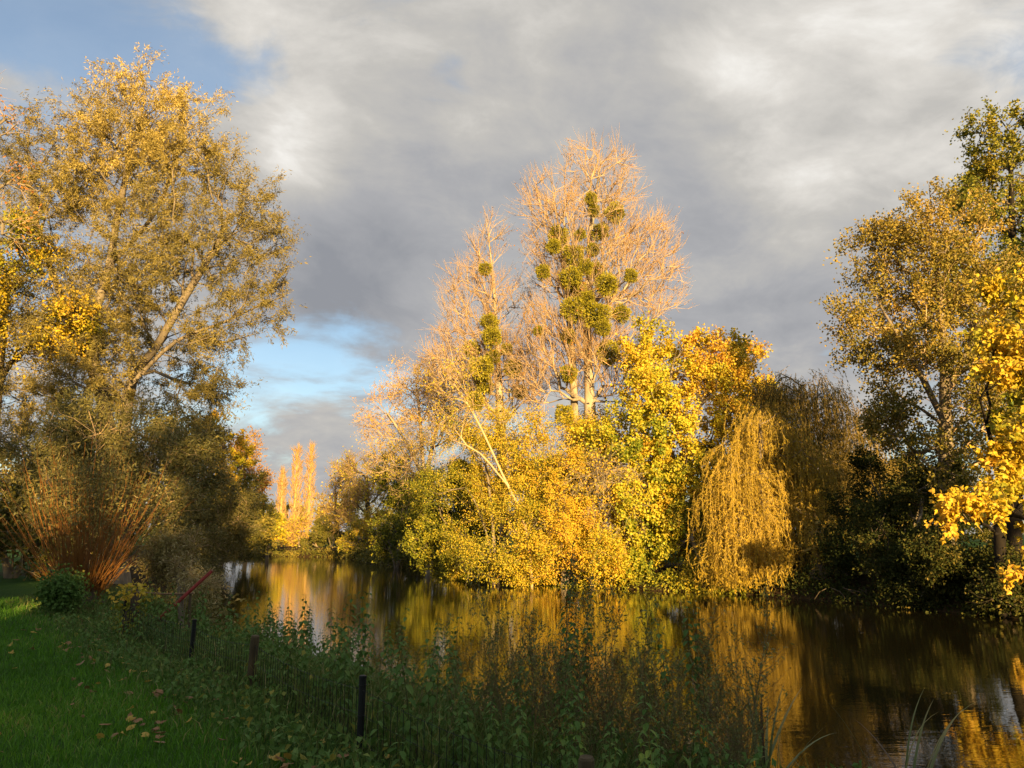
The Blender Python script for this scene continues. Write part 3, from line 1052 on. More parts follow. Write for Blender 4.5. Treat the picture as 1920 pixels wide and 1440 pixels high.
for i, (lab, foot, ells, nl, lf) in enumerate([
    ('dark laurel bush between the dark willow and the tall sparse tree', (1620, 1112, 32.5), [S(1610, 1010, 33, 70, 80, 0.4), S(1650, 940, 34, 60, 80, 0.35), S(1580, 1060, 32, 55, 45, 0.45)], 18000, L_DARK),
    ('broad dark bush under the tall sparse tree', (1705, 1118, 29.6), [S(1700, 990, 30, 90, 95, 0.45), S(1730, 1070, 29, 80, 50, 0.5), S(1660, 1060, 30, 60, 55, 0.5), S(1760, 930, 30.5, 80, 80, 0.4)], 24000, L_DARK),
    ('green bush trailing to the water under the yellow maple', (1815, 1130, 27.2), [S(1800, 1075, 27.2, 80, 52, 0.62), S(1860, 1090, 26.4, 60, 45, 0.66), S(1750, 1095, 28, 60, 35, 0.6)], 17000, L_DARK),
    ('green bush on the water edge at the right end of the bank', (1905, 1150, 25.2), [S(1895, 1115, 25.2, 60, 32, 0.6), S(1960, 1100, 25, 70, 55, 0.6)], 10000, L_DARK),
    ('low brown bush at the foot of the golden willow', (1330, 1100, 36.8), [S(1330, 1060, 37, 45, 45, 0.4), S(1300, 1000, 38, 40, 60, 0.35)], 9000, L_HAW),
    ('low bush beside the small young willow', (1480, 1112, 34.5), [S(1470, 1080, 35, 45, 35, 0.55), S(1500, 1040, 36, 45, 55, 0.4)], 9000, L_DARK)]):
    bush('bank_bush', lab, 60 + i, foot, ells, 260, lf, int(nl * 1.2), (0.11, 0.07), tvar=0.2, twig=M_BARK_DARK if lf is L_DARK else M_BARK_GREY)

# ------------------------------------------------------------------ left bank
tree('white_willow', 'huge white willow with sunlit crown top on the left bank', 'tree', 71,
     [lead([(222, 1090), (228, 900), (246, 720), (290, 655), (345, 560), (400, 470), (430, 400)], 26),
      lead([(228, 900), (190, 740), (172, 620), (205, 500), (225, 380), (272, 190)], 26.4, False),
      lead([(190, 740), (130, 600), (70, 420), (50, 280)], 26.5, False),
      lead([(246, 720), (330, 640), (430, 600), (510, 560)], 25.6, False),
      lead([(205, 500), (290, 400), (330, 300)], 26.8, False)],
     [S(285, 222, 26.4, 105, 98, 0.92), S(350, 290, 26, 90, 85, 0.72), S(230, 270, 26.4, 80, 80, 0.75), S(200, 330, 26.5, 110, 110, 0.5), S(85, 300, 26.5, 80, 110, 0.32), S(420, 330, 26, 55, 65, 0.4), S(440, 450, 26, 95, 105, 0.30),  # top lobes toned brighter: sunlight on the crown put into the leaf colour
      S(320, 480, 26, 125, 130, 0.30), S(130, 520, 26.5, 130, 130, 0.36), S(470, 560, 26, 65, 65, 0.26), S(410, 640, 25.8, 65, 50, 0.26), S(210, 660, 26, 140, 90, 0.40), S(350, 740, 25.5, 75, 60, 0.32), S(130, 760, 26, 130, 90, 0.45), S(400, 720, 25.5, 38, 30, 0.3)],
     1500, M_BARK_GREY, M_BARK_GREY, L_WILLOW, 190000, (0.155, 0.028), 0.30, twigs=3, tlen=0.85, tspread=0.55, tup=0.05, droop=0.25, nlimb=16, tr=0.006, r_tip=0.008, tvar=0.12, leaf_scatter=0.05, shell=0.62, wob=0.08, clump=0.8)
bush('sallow_bush', 'grey green sallow bush spreading behind the orange osier', 81, (190, 1100, 21.5),
     [S(190, 830, 22, 130, 95, 0.45), S(310, 880, 21.5, 90, 100, 0.42), S(70, 820, 22, 110, 110, 0.4), S(220, 960, 21, 130, 80, 0.32), S(340, 960, 21, 70, 70, 0.35)], 520, L_SALLOW, 36000, (0.135, 0.036), tlen=0.6, face_up=0.2)
bush('sallow_bush', 'brownish sallow bush leaning over the water edge', 82, (350, 1062, 33),
     [S(370, 930, 33, 80, 90, 0.5), S(425, 975, 33, 55, 65, 0.45), S(370, 1020, 30, 65, 45, 0.5), S(350, 830, 34, 70, 70, 0.45), S(410, 1030, 36, 45, 28, 0.4)], 400, L_SALLOW, 30000, (0.15, 0.05), r_base=0.14)
bush('sallow_bush', 'low pale leaved bush beside the red pole', 83, (345, 1120, 17.0),
     [S(345, 1050, 17, 36, 36, 0.85), S(375, 1085, 16.6, 24, 26, 0.9), S(315, 1040, 17, 40, 35, 0.6)], 130, L_SALLOW, 6500, (0.10, 0.022), r_base=0.05, tlen=0.35, step=0.3)
bush('bank_bush', 'dark bush on the left bank near the bend', 84, (410, 1050, 55),
     [S(455, 960, 56, 50, 70, 0.45), S(490, 950, 62, 35, 65, 0.4), S(430, 995, 53, 55, 45, 0.4), S(470, 1015, 62, 40, 28, 0.35)], 300, L_OLIVE, 16000, (0.18, 0.12))
bush('sunlit_bush', 'bright yellow green bush lit by the sun at the bend', 85, (505, 1042, 84),
     [S(506, 1003, 83, 26, 26, 0.4), S(490, 980, 84, 22, 30, 0.35)], 120, L_YELLOW, 5000, (0.26, 0.22))
tree('golden_tree', 'golden yellow tree peeking out behind the huge willow', 'tree', 86,
     [lead([(415, 1050), (418, 900), (420, 800)], 62)], [S(412, 830, 62, 45, 50, 0.62), S(395, 790, 62, 35, 40, 0.7), S(440, 880, 62, 30, 40, 0.6), S(370, 850, 62, 50, 60, 0.5)],
     200, M_BARK_DARK, M_BARK_DARK, L_YELLOW, 9000, (0.22, 0.19), 0.22)
tree('russet_tree', 'russet thin tree between the golden tree and the far poplars', 'tree', 87,
     [lead([(462, 1048), (460, 930), (456, 840)], 72)], [S(458, 870, 72, 24, 50, 0.3), S(475, 920, 72, 26, 40, 0.3)],
     130, M_BARK_ORANGE, M_BARK_ORANGE, L_ORANGE, 2600, (0.2, 0.15), 0.18, twigs=3, sub=1, tr=0.02, tlen=1.3)
tree('yellow_tree', 'bright yellow leaved tree before the huge willow at the left edge', 'tree', 88,
     [lead([(-20, 1110), (-10, 800), (20, 500)], 25.5)], [S(35, 450, 25.5, 60, 60, 0.38), S(25, 540, 25.5, 90, 85, 0.42), S(130, 590, 25.0, 70, 50, 0.5), S(60, 640, 25.0, 100, 60, 0.42), S(-60, 560, 25.5, 80, 120, 0.4)],
     320, M_BARK_DARK, M_BARK_DARK, L_YELLOW, 15000, (0.10, 0.085), 0.16, tlen=0.6)
tree('cherry_tree', 'bare branches with a few orange leaves reaching in at the left edge', 'tree', 89,
     [lead([(-150, 1150), (-140, 800), (-110, 500), (-60, 320)], 19)], [S(-20, 230, 19, 55, 85, 0.7), S(-30, 380, 19, 75, 90, 0.6), S(-110, 320, 19, 90, 130, 0.6)],
     150, M_BARK_GREY, M_BARK_TWIG, L_ORANGE, 500, (0.11, 0.07), 0.15, twigs=2, tlen=0.7, tr=0.006)

# ------------------------------------------------------------------ distance
def lombardy(label, seed, px, top, rx, Y):
    z0 = 1040
    mid = (top + z0) / 2
    hgt = z0 - top
    rng = np.random.default_rng(seed)
    k = 330
    u = rng.uniform(0.12, 1, k)
    prof = np.sin(np.clip(u * 0.86 + 0.1, 0, 1) * np.pi) ** 0.55 * (1 - 0.45 * u)
    s = scale_at(mid, Y)
    b0 = at(px, z0, Y)
    b0[2] = gz(b0[0], b0[1])
    H = at(px, top, Y)[2] - b0[2]
    a = rng.uniform(0, 6.28, k)
    rr = 0.62 * prof * rx * s * np.sqrt(rng.uniform(0.1, 1, k))
    P = np.stack([b0[0] + rr * np.cos(a), b0[1] + rr * np.sin(a), b0[2] + u * H], 1)
    tree('lombardy_poplar', label, 'tree', seed, [[b0, b0 + np.array([0, 0, H * 0.5]), b0 + np.array([0, 0, H * 0.98])]], [], 0, M_BARK_ORANGE, M_BARK_ORANGE, L_ORANGE, 0, (0.1, 0.1), 0.35,
         pts=(P, np.full(k, 0.5)), up=1.6, k_dir=2.0, bf=0.05, step=1.2, twigs=4, sub=0, tlen=1.6, tspread=0.10, tup=0.9, tr=0.03, r_tip=0.03, tthin=0.1, nlimb=6, wob=0.05)


lombardy('slender leafless poplar of the far pair, the broader one on its left', 91, 548, 842, 21, 150)
lombardy('slender leafless poplar of the far pair, the narrower one on its right', 92, 574, 840, 17, 150)
lombardy('shorter leafless poplar beside the far slender pair', 93, 522, 886, 18, 158)
DIST = dict(twigs=3, sub=1, tr=0.022, tlen=1.8, tspread=0.5, r_tip=0.025, tthin=0.08, nlimb=8, up=0.4)
tree('bare_willow', 'round leafless willow with orange twigs right of the far poplars', 'tree', 94,
     [lead([(632, 1045), (632, 980), (628, 910)], 104)], [S(628, 935, 104, 40, 55), S(655, 925, 104, 40, 60), S(610, 965, 104, 28, 45)], 260, M_BARK_DARK, M_BARK_TAN, L_HAW, 1500, (0.3, 0.2), 0.35, **DIST)
tree('bare_willow', 'taller leafless willow with orange twigs before the half bare tree', 'tree', 95,
     [lead([(690, 1045), (690, 970), (688, 880)], 92)], [S(690, 905, 92, 45, 55), S(720, 890, 92, 40, 50), S(670, 950, 92, 40, 50)], 260, M_BARK_DARK, M_BARK_TAN, L_HAW, 1500, (0.3, 0.2), 0.35, **DIST)
bush('bank_bush', 'dark low bush below the round leafless willow', 96, (625, 1043, 93),
     [S(625, 1005, 93, 42, 32, 0.25), S(670, 1010, 90, 45, 32, 0.25), S(595, 1020, 95, 25, 20, 0.3)], 150, L_OLIVE, 8000, (0.24, 0.17))
bush('bank_bush', 'reddish brown scrub at the water edge before the leafless willows', 97, (700, 1048, 78),
     [S(700, 1000, 78, 38, 42, 0.5), S(665, 1020, 82, 30, 25, 0.5)], 150, L_HAW, 4500, (0.22, 0.15), sub=1, tr=0.015, twig=M_BARK_ORANGE)
tree('slim_birch', 'slim pale trunked birch standing below the far slender poplars', 'tree', 98,
     [lead([(561, 1041), (560, 990), (562, 930)], 96)], [S(560, 985, 96, 18, 40), S(550, 1010, 96, 20, 20)], 90, M_BARK_PALE, M_BARK_ORANGE, L_YELLOW, 900, (0.25, 0.2), 0.10, **DIST)
bush('sunlit_bush', 'tawny scrub glowing at the far water edge below the slender poplars', 99, (545, 1041, 98),
     [S(540, 1020, 98, 32, 20, 0.62), S(565, 1018, 100, 22, 20, 0.6), S(525, 1010, 100, 18, 25, 0.55)], 130, L_YELLOW, 4200, (0.26, 0.14), sub=1, tr=0.018, twig=M_BARK_ORANGE)

# hedgerow trees far beyond the field: one built, the others copied
fb, _ = bush('hedgerow_tree', 'hazy hedgerow tree on the horizon behind the right bank', 101, (1850, 1010, 150),
             [S(1850, 985, 150, 60, 40, 0.5), S(1880, 970, 150, 40, 45, 0.5)], 150, L_OLIVE, 7000, (0.45, 0.35), category='tree', group='hedgerow trees on the horizon')
for k in range(9):
    c = copy_tree(fb)
    x = 20 + 14 * k
    c.location = (x, 165 + 9 * math.sin(k * 2.1), 0.85)
    c.rotation_euler = (0, 0, k * 1.7)
    sc = 1.0 + 0.35 * math.sin(k * 3.3)
    c.scale = (sc, sc, sc)
for k in range(5):
    c = copy_tree(fb)
    c.location = (-55 + 13 * k, 185 + 6 * math.sin(k * 1.3), 0.85)
    c.rotation_euler = (0, 0, k * 2.3 + 1)
    c['label'] = 'hazy hedgerow tree on the horizon behind the far poplars'
    c['group'] = 'hedgerow trees behind the far poplars'

# ------------------------------------------------------------------ trees on both banks behind the viewer: they cast the long shade
def u_pos(u, L):
    n = np.array([math.cos(SUN_AZ), math.sin(SUN_AZ)])
    s = np.array([math.sin(SUN_AZ), -math.cos(SUN_AZ)])
    return n * u + s * L


rng0 = np.random.default_rng(5)
k = 260
P0 = rand_unit(rng0, k) * (rng0.uniform(0.2, 1, (k, 1)) ** 0.4) * np.array([6.0, 5.0, 7.5]) + np.array([0, 0, 9.5])
P0 = P0[P0[:, 2] > 0.8]
P0[:, :2] += u_pos(-22, 30)
b0 = u_pos(-22, 30)
shade_tree, _ = tree('oak_tree', 'broad leafy oak behind the lawn shading the near bank', 'tree', 201,
                     [[np.array([b0[0], b0[1], 0.9]), np.array([b0[0], b0[1], 7]), np.array([b0[0] + 0.5, b0[1], 14])]], [], 0, M_BARK_DARK, M_BARK_DARK, L_OLIVE, 9000, (0.34, 0.27), 0.4,
                     pts=(P0, np.full(len(P0), 0.4)), nlimb=4, group='shade trees behind the viewpoint')
for u, L, sc in [(-13, 31, 1.05), (-4, 29, 1.08), (3.5, 30, 1.0), (27.5, 33, 0.72), (35, 36, 0.95), (44, 36, 1.0), (24.5, 26, 0.42), (-31, 33, 1.0)]:
    c = copy_tree(shade_tree)
    q = u_pos(u, L)
    c.location = (q[0], q[1], 0.9)
    c.scale = (sc, sc, sc)
    c.rotation_euler = (0, 0, u * 1.3)

# unseen dense hedge added behind the viewer to keep the lawn in shade
k = 150
b0 = u_pos(-24, 22)
P0 = rand_unit(rng0, k) * (rng0.uniform(0.2, 1, (k, 1)) ** 0.4) * np.array([3.4, 2.2, 4.2]) + np.array([b0[0], b0[1], 4.4])
shade_hedge, _ = tree('shade_hedge', 'unseen dense hedge bush added behind the viewpoint to shade the lawn', 'bush', 202,
                     [[np.array([b0[0], b0[1], 0.9]), np.array([b0[0], b0[1], 4]), np.array([b0[0] + 0.3, b0[1], 7.5])]], [], 0, M_BARK_DARK, M_BARK_DARK, L_OLIVE, 7000, (0.36, 0.3), 0.2,
                     pts=(P0, np.full(len(P0), 0.4)), nlimb=3, tlen=0.7, group='added shade hedge behind the viewpoint')
for q_, u in enumerate((-19.5, -15, -10.5, -6, -1.5, 3, 7.0)):
    c = copy_tree(shade_hedge)
    q = u_pos(u, 22 + (q_ % 2))
    c.location = (q[0], q[1], 0.9)
    sc = 1.08 if u < 0 else 0.95
    c.scale = (sc, sc, sc)
    c.rotation_euler = (0, 0, 0.4 * math.sin(u))

# thicket closing the gaps behind both banks
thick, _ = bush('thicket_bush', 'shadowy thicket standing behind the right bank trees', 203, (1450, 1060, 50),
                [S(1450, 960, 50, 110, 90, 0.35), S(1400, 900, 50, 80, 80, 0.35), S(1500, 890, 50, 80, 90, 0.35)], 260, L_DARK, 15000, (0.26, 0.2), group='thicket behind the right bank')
for q_, (x_, y_, lab, grp) in enumerate([(10, 54, 0, 0), (3, 57, 0, 0), (24, 50, 0, 0), (30, 58, 0, 0), (-3, 63, 0, 0), (-9, 72, 0, 0),
                                         (-24, 42, 1, 1), (-28, 50, 1, 1), (-31, 60, 1, 1), (-38, 72, 1, 1), (-19, 35, 1, 1), (-39, 104, 1, 1), (-47, 105, 1, 1), (-56, 107, 1, 1)]):
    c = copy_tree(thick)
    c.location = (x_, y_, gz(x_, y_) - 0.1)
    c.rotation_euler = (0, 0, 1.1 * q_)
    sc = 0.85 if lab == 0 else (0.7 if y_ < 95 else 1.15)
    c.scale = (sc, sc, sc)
    if lab:
        c['label'] = 'shadowy thicket standing behind the left bank bushes'
        c['group'] = 'thicket behind the left bank'

# ------------------------------------------------------------------ mistletoe
rng = np.random.default_rng(300)
mprot = []
for v in range(3):
    n = 1500
    u = rand_unit(rng, n)
    rad = rng.uniform(0.35, 1.0, n) ** 0.5 * (0.9 + 0.22 * np.sin(u[:, 0] * 4 + v) * np.cos(u[:, 1] * 5))
    pos = u * rad[:, None]
    ax = unit(u + rng.normal(size=(n, 3)) * 0.45)
    Vf, Ff = leaf_quads(rng, pos, 0.22, 0.10, ax, face_up=0)
    mf = mesh_arrays('foliage', Vf, [Ff], L_MISTLE, 0.5 + rng.normal(size=n) * 0.2)
    k = 160
    u = rand_unit(rng, k)
    a0 = np.zeros((k, 3))
    a1 = u * 0.5 + rng.normal(size=(k, 3)) * 0.05
    a2 = u * 0.95
    ms_ = join([tubes(a0, a1, np.full(k, 0.02), np.full(k, 0.015), u, u, 3), tubes(a1, a2, np.full(k, 0.015), np.full(k, 0.008), u, u, 3)])
    mprot.append((mf, mesh_arrays('stems', ms_[0], [ms_[1]], M_NSTEM)))
MIS_BIG = [(1108, 372, 12), (1153, 400, 19), (1113, 394, 12), (1046, 443, 20), (1126, 434, 17), (1088, 440, 11), (1038, 462, 14), (1075, 480, 20), (1112, 468, 14), (1072, 520, 21), (1098, 500, 14),
           (1119, 508, 17), (1137, 534, 21), (1183, 517, 13), (1018, 510, 14), (1075, 582, 24), (1118, 592, 25), (1100, 560, 16), (1066, 630, 15), (1165, 588, 17), (1140, 662, 24), (1066, 702, 17), (1058, 776, 18), (1130, 615, 16), (1085, 545, 18), (1010, 620, 10)]
MIS_SMALL = [(910, 505, 13), (917, 603, 16), (922, 632, 19), (884, 655, 17), (902, 690, 22), (908, 722, 18), (962, 690, 18), (890, 752, 18), (950, 655, 12), (925, 668, 14), (975, 735, 14), (862, 880, 22), (915, 830, 16)]
for lst, Y, lab, grp in ((MIS_BIG, 42.6, 'round olive mistletoe ball in the tallest bare poplar', 'mistletoe balls in the tallest poplar'),
                         (MIS_SMALL, 45.7, 'round olive mistletoe ball in the shorter bare poplar', 'mistletoe balls in the shorter poplar')):
    for i, (px, py, r_) in enumerate(lst):
        o = empty('mistletoe', tuple(at(px, py, Y - 1.0 + rng.uniform(-1.3, 0.9))), lab, 'mistletoe', grp)
        s = r_ * scale_at(py, Y) * 1.02
        o.scale = (s, s, s * rng.uniform(0.9, 1.05))
        o.rotation_euler = tuple(rng.uniform(0, 6.28, 3))
        mf, ms_ = mprot[i % 3]
        link('foliage', mf, o, kind='stuff')
        link('stems', ms_, o, kind='stuff')

# ------------------------------------------------------------------ orange osier
rng = np.random.default_rng(400)
ob = at(150, 1140, 17.6)
ob[2] = gz(ob[0], ob[1])
osier = empty('osier_willow', tuple(ob), 'coppiced osier with a fan of orange stems at the lawn edge', 'shrub')
SP, SD, Vh = [], [], []
NST = 230
for i in range(NST):
    a = rng.uniform(0, 2 * math.pi)
    lean = abs(rng.normal(0, 0.62)) + 0.08
    H = rng.uniform(1.6, 3.6)
    rx = 0.5 * math.sqrt(rng.uniform())
    p0 = np.array([math.cos(a) * rx * 0.9, math.sin(a) * rx * 0.6, rng.uniform(0.05, 0.45)])
    dr = np.array([math.cos(a) * lean, math.sin(a) * lean, 1.0])
    dr = dr / np.linalg.norm(dr)
    pts = [p0]
    for k in range(1, 7):
        dr = dr + np.array([0, 0, 0.05]) + rng.normal(size=3) * 0.07
        dr = dr / np.linalg.norm(dr)
        pts.append(pts[-1] + dr * H / 6)
    pts = np.array(pts)
    T = unit(np.vstack([np.diff(pts, axis=0), pts[-1:] - pts[-2:-1]]))
    r0 = rng.uniform(0.007, 0.013)
    rr = r0 * np.linspace(1, 0.35, 7)
    Vs_, Fs_ = tubes(pts[:-1], pts[1:], rr[:-1], rr[1:], T[:-1], T[1:], 4)
    link('stem', mesh_arrays('stem', Vs_, [Fs_], M_OSIER, smooth=True), osier)
    for k in range(2, 7):
        SP.append(pts[k])
        SD.append(T[k])
SP, SD = np.array(SP), np.array(SD)
nl = 22000
ti = rng.integers(0, len(SP), nl)
ok = rng.uniform(size=nl) < np.clip((SP[ti][:, 2] - 1.7) / 1.3, 0.015, 1)
ti = ti[ok]
pos = SP[ti] + SD[ti] * rng.uniform(-0.5, 0.1, (len(ti), 1)) + rng.normal(size=(len(ti), 3)) * 0.06
ax = unit(SD[ti] * 0.6 + rng.normal(size=pos.shape) * 0.6 + np.array([0, 0, -0.2]))
Vf, Ff = leaf_quads(rng, pos, 0.13, 0.03, ax)
link('crown', mesh_arrays('crown', Vf, [Ff], L_SALLOW, 0.45 + rng.normal(size=len(ti)) * 0.2), osier, kind='stuff')
# stool of the osier
u = rand_unit(rng, 60)
Vb = []
lat, lon = 8, 14
for i in range(lat + 1):
    th = math.pi * 0.5 * i / lat
    for j in range(lon):
        ph = 2 * math.pi * j / lon
        rr = 1 + 0.18 * math.sin(3 * ph + i) + 0.08 * math.sin(7 * ph)
        Vb.append((0.55 * rr * math.sin(th), 0.4 * rr * 0 + 0.0, 0.0))
        Vb[-1] = (0.5 * rr * math.sin(th) * math.cos(ph), 0.42 * rr * math.sin(th) * math.sin(ph), -0.12 + 0.55 * rr * math.cos(th))
Fb = [[i * lon + j, i * lon + (j + 1) % lon, (i + 1) * lon + (j + 1) % lon, (i + 1) * lon + j] for i in range(lat) for j in range(lon)]
link('stool', mesh_arrays('stool', np.array(Vb), [np.array(Fb)], M_BARK_DARK, smooth=True), osier)

# small dark bramble on the lawn before the osier
bush('bramble_bush', 'small dark leafy bramble on the lawn before the osier', 121, (118, 1160, 15.8),
     [S(118, 1125, 15.8, 28, 26, 0.5), S(100, 1150, 15.5, 30, 16, 0.5), S(128, 1100, 15.9, 16, 14, 0.6)], 90, L_NETTLE, 3600, (0.075, 0.055), r_base=0.03, tlen=0.22, step=0.2, stems=3, twig=M_NSTEM, bark=M_NSTEM)

# ------------------------------------------------------------------ lawn grass and bank grass
rng = np.random.default_rng(500)


def blades(rng, x, y, hgt, wid, lean, tone, mat, name, label):
    n = len(x)
    z = ground_z(x, y) - 0.01
    p0 = np.stack([x, y, z], 1)
    a = rng.uniform(0, 2 * np.pi, n)
    side = np.stack([np.cos(a), np.sin(a), 0 * a], 1)
    b_ = rng.uniform(0, 2 * np.pi, n)
    ln = np.stack([np.cos(b_), np.sin(b_), 0 * b_], 1) * (lean * rng.uniform(0.1, 1.0, n) * hgt)[:, None]
    up = np.array([0, 0, 1.0]) * hgt[:, None]
    mid = p0 + up * 0.6 + ln * 0.35
    tip = p0 + up * 0.95 + ln
    w2 = side * (wid * 0.5)[:, None]
    V = np.stack([p0 - w2, p0 + w2, mid + w2 * 0.8, mid - w2 * 0.8, tip], 1).reshape(-1, 3)
    o = (np.arange(n) * 5)[:, None]
    Q = o + np.array([[0, 1, 2, 3]])
    T = o + np.array([[3, 2, 4]])
    link(name, mesh_arrays(name, V, [Q, T], mat, np.concatenate([tone, tone])), None, kind='stuff', label=label, category='grass')


def scatter(rng, n, x0, x1, y0, y1, cond):
    x = rng.uniform(x0, x1, n)
    y = rng.uniform(y0, y1, n)
    d = river_sd(x, y)
    k = cond(x, y, d)
    return x[k], y[k], d[k]


def lawn_d(x, y):
    """metres from the fence line towards the lawn (negative towards the water)"""
    return -((x - 0.38) * 0.795 + (y - 4.42) * 0.606) - 0.15


def in_view(x, y, m=0.4):
    return (y > 3.6) & (np.abs(x) < 0.70 * y + m)


x, y, d = scatter(rng, 400000, -14, 1, 4.3, 20, lambda x, y, d: in_view(x, y) & (lawn_d(x, y) > 0.45) & (rng.uniform(size=x.shape) < np.clip(7.5 / y, 0, 1) ** 2.0 * np.clip((lawn_d(x, y) - 0.4) * 1.6, 0, 1)))
tn = 0.45 + 0.2 * np.sin(x * 0.9 + 1.3 * np.sin(y * 0.7)) * np.sin(y * 1.1) + 0.14 * np.sin(x * 4.1 + 2 * np.sin(y * 2.7)) * np.sin(y * 3.9) + rng.normal(size=len(x)) * 0.2
blades(rng, x, y, rng.uniform(0.035, 0.085, len(x)) * (1 + 0.03 * y), 0.0045 * (1 + 0.10 * y) * rng.uniform(0.7, 1.3, len(x)), 0.9, tn, L_GRASS, 'lawn_grass', 'short dark green lawn grass in the shade')
x, y, d = scatter(rng, 150000, -12, 5, 3.6, 22, lambda x, y, d: in_view(x, y) & (d > -0.1) & (lawn_d(x, y) < 1.05) & (rng.uniform(size=x.shape) < np.clip(8 / y, 0.15, 1) * np.clip(1.3 - 0.5 * np.abs(lawn_d(x, y) + 0.8), 0.2, 1)))
tn = 0.45 + rng.normal(size=len(x)) * 0.25
blades(rng, x, y, rng.uniform(0.12, 0.42, len(x)) * np.where(lawn_d(x, y) > -0.1, 0.55 - 0.2 * np.clip(lawn_d(x, y), 0, 1), 1), rng.uniform(0.005, 0.010, len(x)) * (1 + 0.03 * y), 0.8, tn, L_REED, 'bank_grass', 'long rough grass along the fence and the bank')

# leafy ground cover on the near bank
n = 60000
x, y, d = scatter(rng, n, -11, 4, 3.6, 18, lambda x, y, d: in_view(x, y) & (d > 0.0) & (lawn_d(x, y) < 0.7) & (rng.uniform(size=x.shape) < np.clip(8 / y, 0.2, 1)))
prof = 0.5 + 0.5 * np.sin(x * 2.1 + 1.7 * np.sin(y * 1.3)) * np.sin(y * 1.9 + 0.5)
zz_ = ground_z(x, y) + 0.02 + (0.10 + 0.45 * np.clip(prof, 0, 1)) * rng.uniform(size=len(x)) ** 1.2 * np.where(lawn_d(x, y) > -0.1, 0.35, 1.0)
pos = np.stack([x, y, zz_], 1)
V_, F_ = leaf_quads(rng, pos, 0.075, 0.042, unit(rng.normal(size=pos.shape) + np.array([0, 0, -0.35])), face_up=0.8)
link('bank_undergrowth', mesh_arrays('bank_undergrowth', V_, [F_], L_NETTLE, 0.45 + 0.2 * prof + rng.normal(size=len(x)) * 0.2), None, kind='stuff', label='leafy green ground cover along the wire fence', category='undergrowth')

# ragged low growth hanging over the far water edge
def edge_growth(pts, name, label, n, mat, tone_c, hi, seed, size=(0.15, 0.10)):
    rng = np.random.default_rng(seed)
    pts = np.array(pts, float)
    seg = np.linalg.norm(np.diff(pts, axis=0), axis=1)
    cum = np.concatenate([[0], np.cumsum(seg)])
    s = rng.uniform(0, cum[-1], n)
    i = np.clip(np.searchsorted(cum, s) - 1, 0, len(seg) - 1)
    f = ((s - cum[i]) / seg[i])[:, None]
    b = pts[i] * (1 - f) + pts[i + 1] * f
    tdir = (pts[i + 1] - pts[i]) / seg[i][:, None]
    nrm = np.stack([tdir[:, 1], -tdir[:, 0]], 1)
    d = river_sd(*(b + nrm * 0.6).T)
    nrm = np.where((d < 0)[:, None], -nrm, nrm)
    prof = 0.45 + 0.3 * np.sin(s * 0.9) + 0.25 * np.sin(s * 2.3 + 1.0) + 0.2 * np.sin(s * 5.1)
    u = rng.uniform(size=n)
    off = rng.normal(size=n) * 0.35 + 0.35
    xy = b + nrm * off[:, None]
    g = np.maximum(ground_z(xy[:, 0], xy[:, 1]), 0.0)
    z = g + 0.03 + np.clip(prof, 0.12, 2) * hi * u ** 1.4
    pos = np.stack([xy[:, 0], xy[:, 1], z], 1)
    ax = unit(rng.normal(size=(n, 3)) * 0.8 + np.array([0, 0, -0.25]))
    V, F = leaf_quads(rng, pos, size[0], size[1], ax)
    tone = tone_c + 0.12 * np.sin(s * 1.3) + rng.normal(size=n) * 0.14
    link(name, mesh_arrays(name, V, [F], mat, tone), None, kind='stuff', label=label, category='undergrowth')


edge_growth(FAR_EDGE[1:6], 'bank_undergrowth', 'dull scrub along the far water edge by the bend', 9000, L_OLIVE, 0.4, 1.3, 601, (0.22, 0.15))
edge_growth(FAR_EDGE[5:10], 'bank_undergrowth', 'yellow ragged growth along the water edge below the poplars', 9000, L_HAW, 0.32, 0.8, 602)
edge_growth(FAR_EDGE[9:14], 'bank_undergrowth', 'dark ragged growth along the right water edge', 11000, L_DARK, 0.55, 1.0, 603)
edge_growth(NEAR_EDGE[6:14], 'bank_undergrowth', 'brown scrub along the left water edge', 10000, L_SALLOW, 0.4, 1.3, 604)

# exposed roots and twigs at the far water edge
def root_tangle(px, Y, n, seed, label):
    rng = np.random.default_rng(seed)
    b0 = at(px, 1100, Y)
    b0[2] = 0.0
    P = np.zeros((n, 3)) + rng.normal(size=(n, 3)) * np.array([1.2, 0.35, 0.0]) + np.array([0, 0.5, 0.55])
    D = unit(np.stack([rng.normal(size=n) * 0.9, -np.abs(rng.normal(size=n)), -0.5 + rng.normal(size=n) * 0.35], 1))
    mid = P + D * rng.uniform(0.3, 0.6, (n, 1))
    D2 = unit(D + np.array([0, 0, -0.6]))
    end = mid + D2 * rng.uniform(0.2, 0.5, (n, 1))
    V, F = twig_mesh(P, mid, end, D, D2, 0.022)
    o = empty('root_tangle', tuple(b0), label, 'roots')
    link('roots', mesh_arrays('roots', V, [F], M_BARK_DARK, smooth=True), o, kind='stuff')


for i, (px, Y, lab) in enumerate([(812, 56.3, 'bare roots at the water edge below the half bare tree'), (960, 43.6, 'bare roots at the water edge below the shorter poplar'),
                                  (1180, 38.6, 'bare roots at the water edge below the large maple'), (1640, 29.8, 'reddish roots at the water edge below the dark bush')]):
    root_tangle(px, Y, 60 if i < 3 else 14, 620 + i, lab)

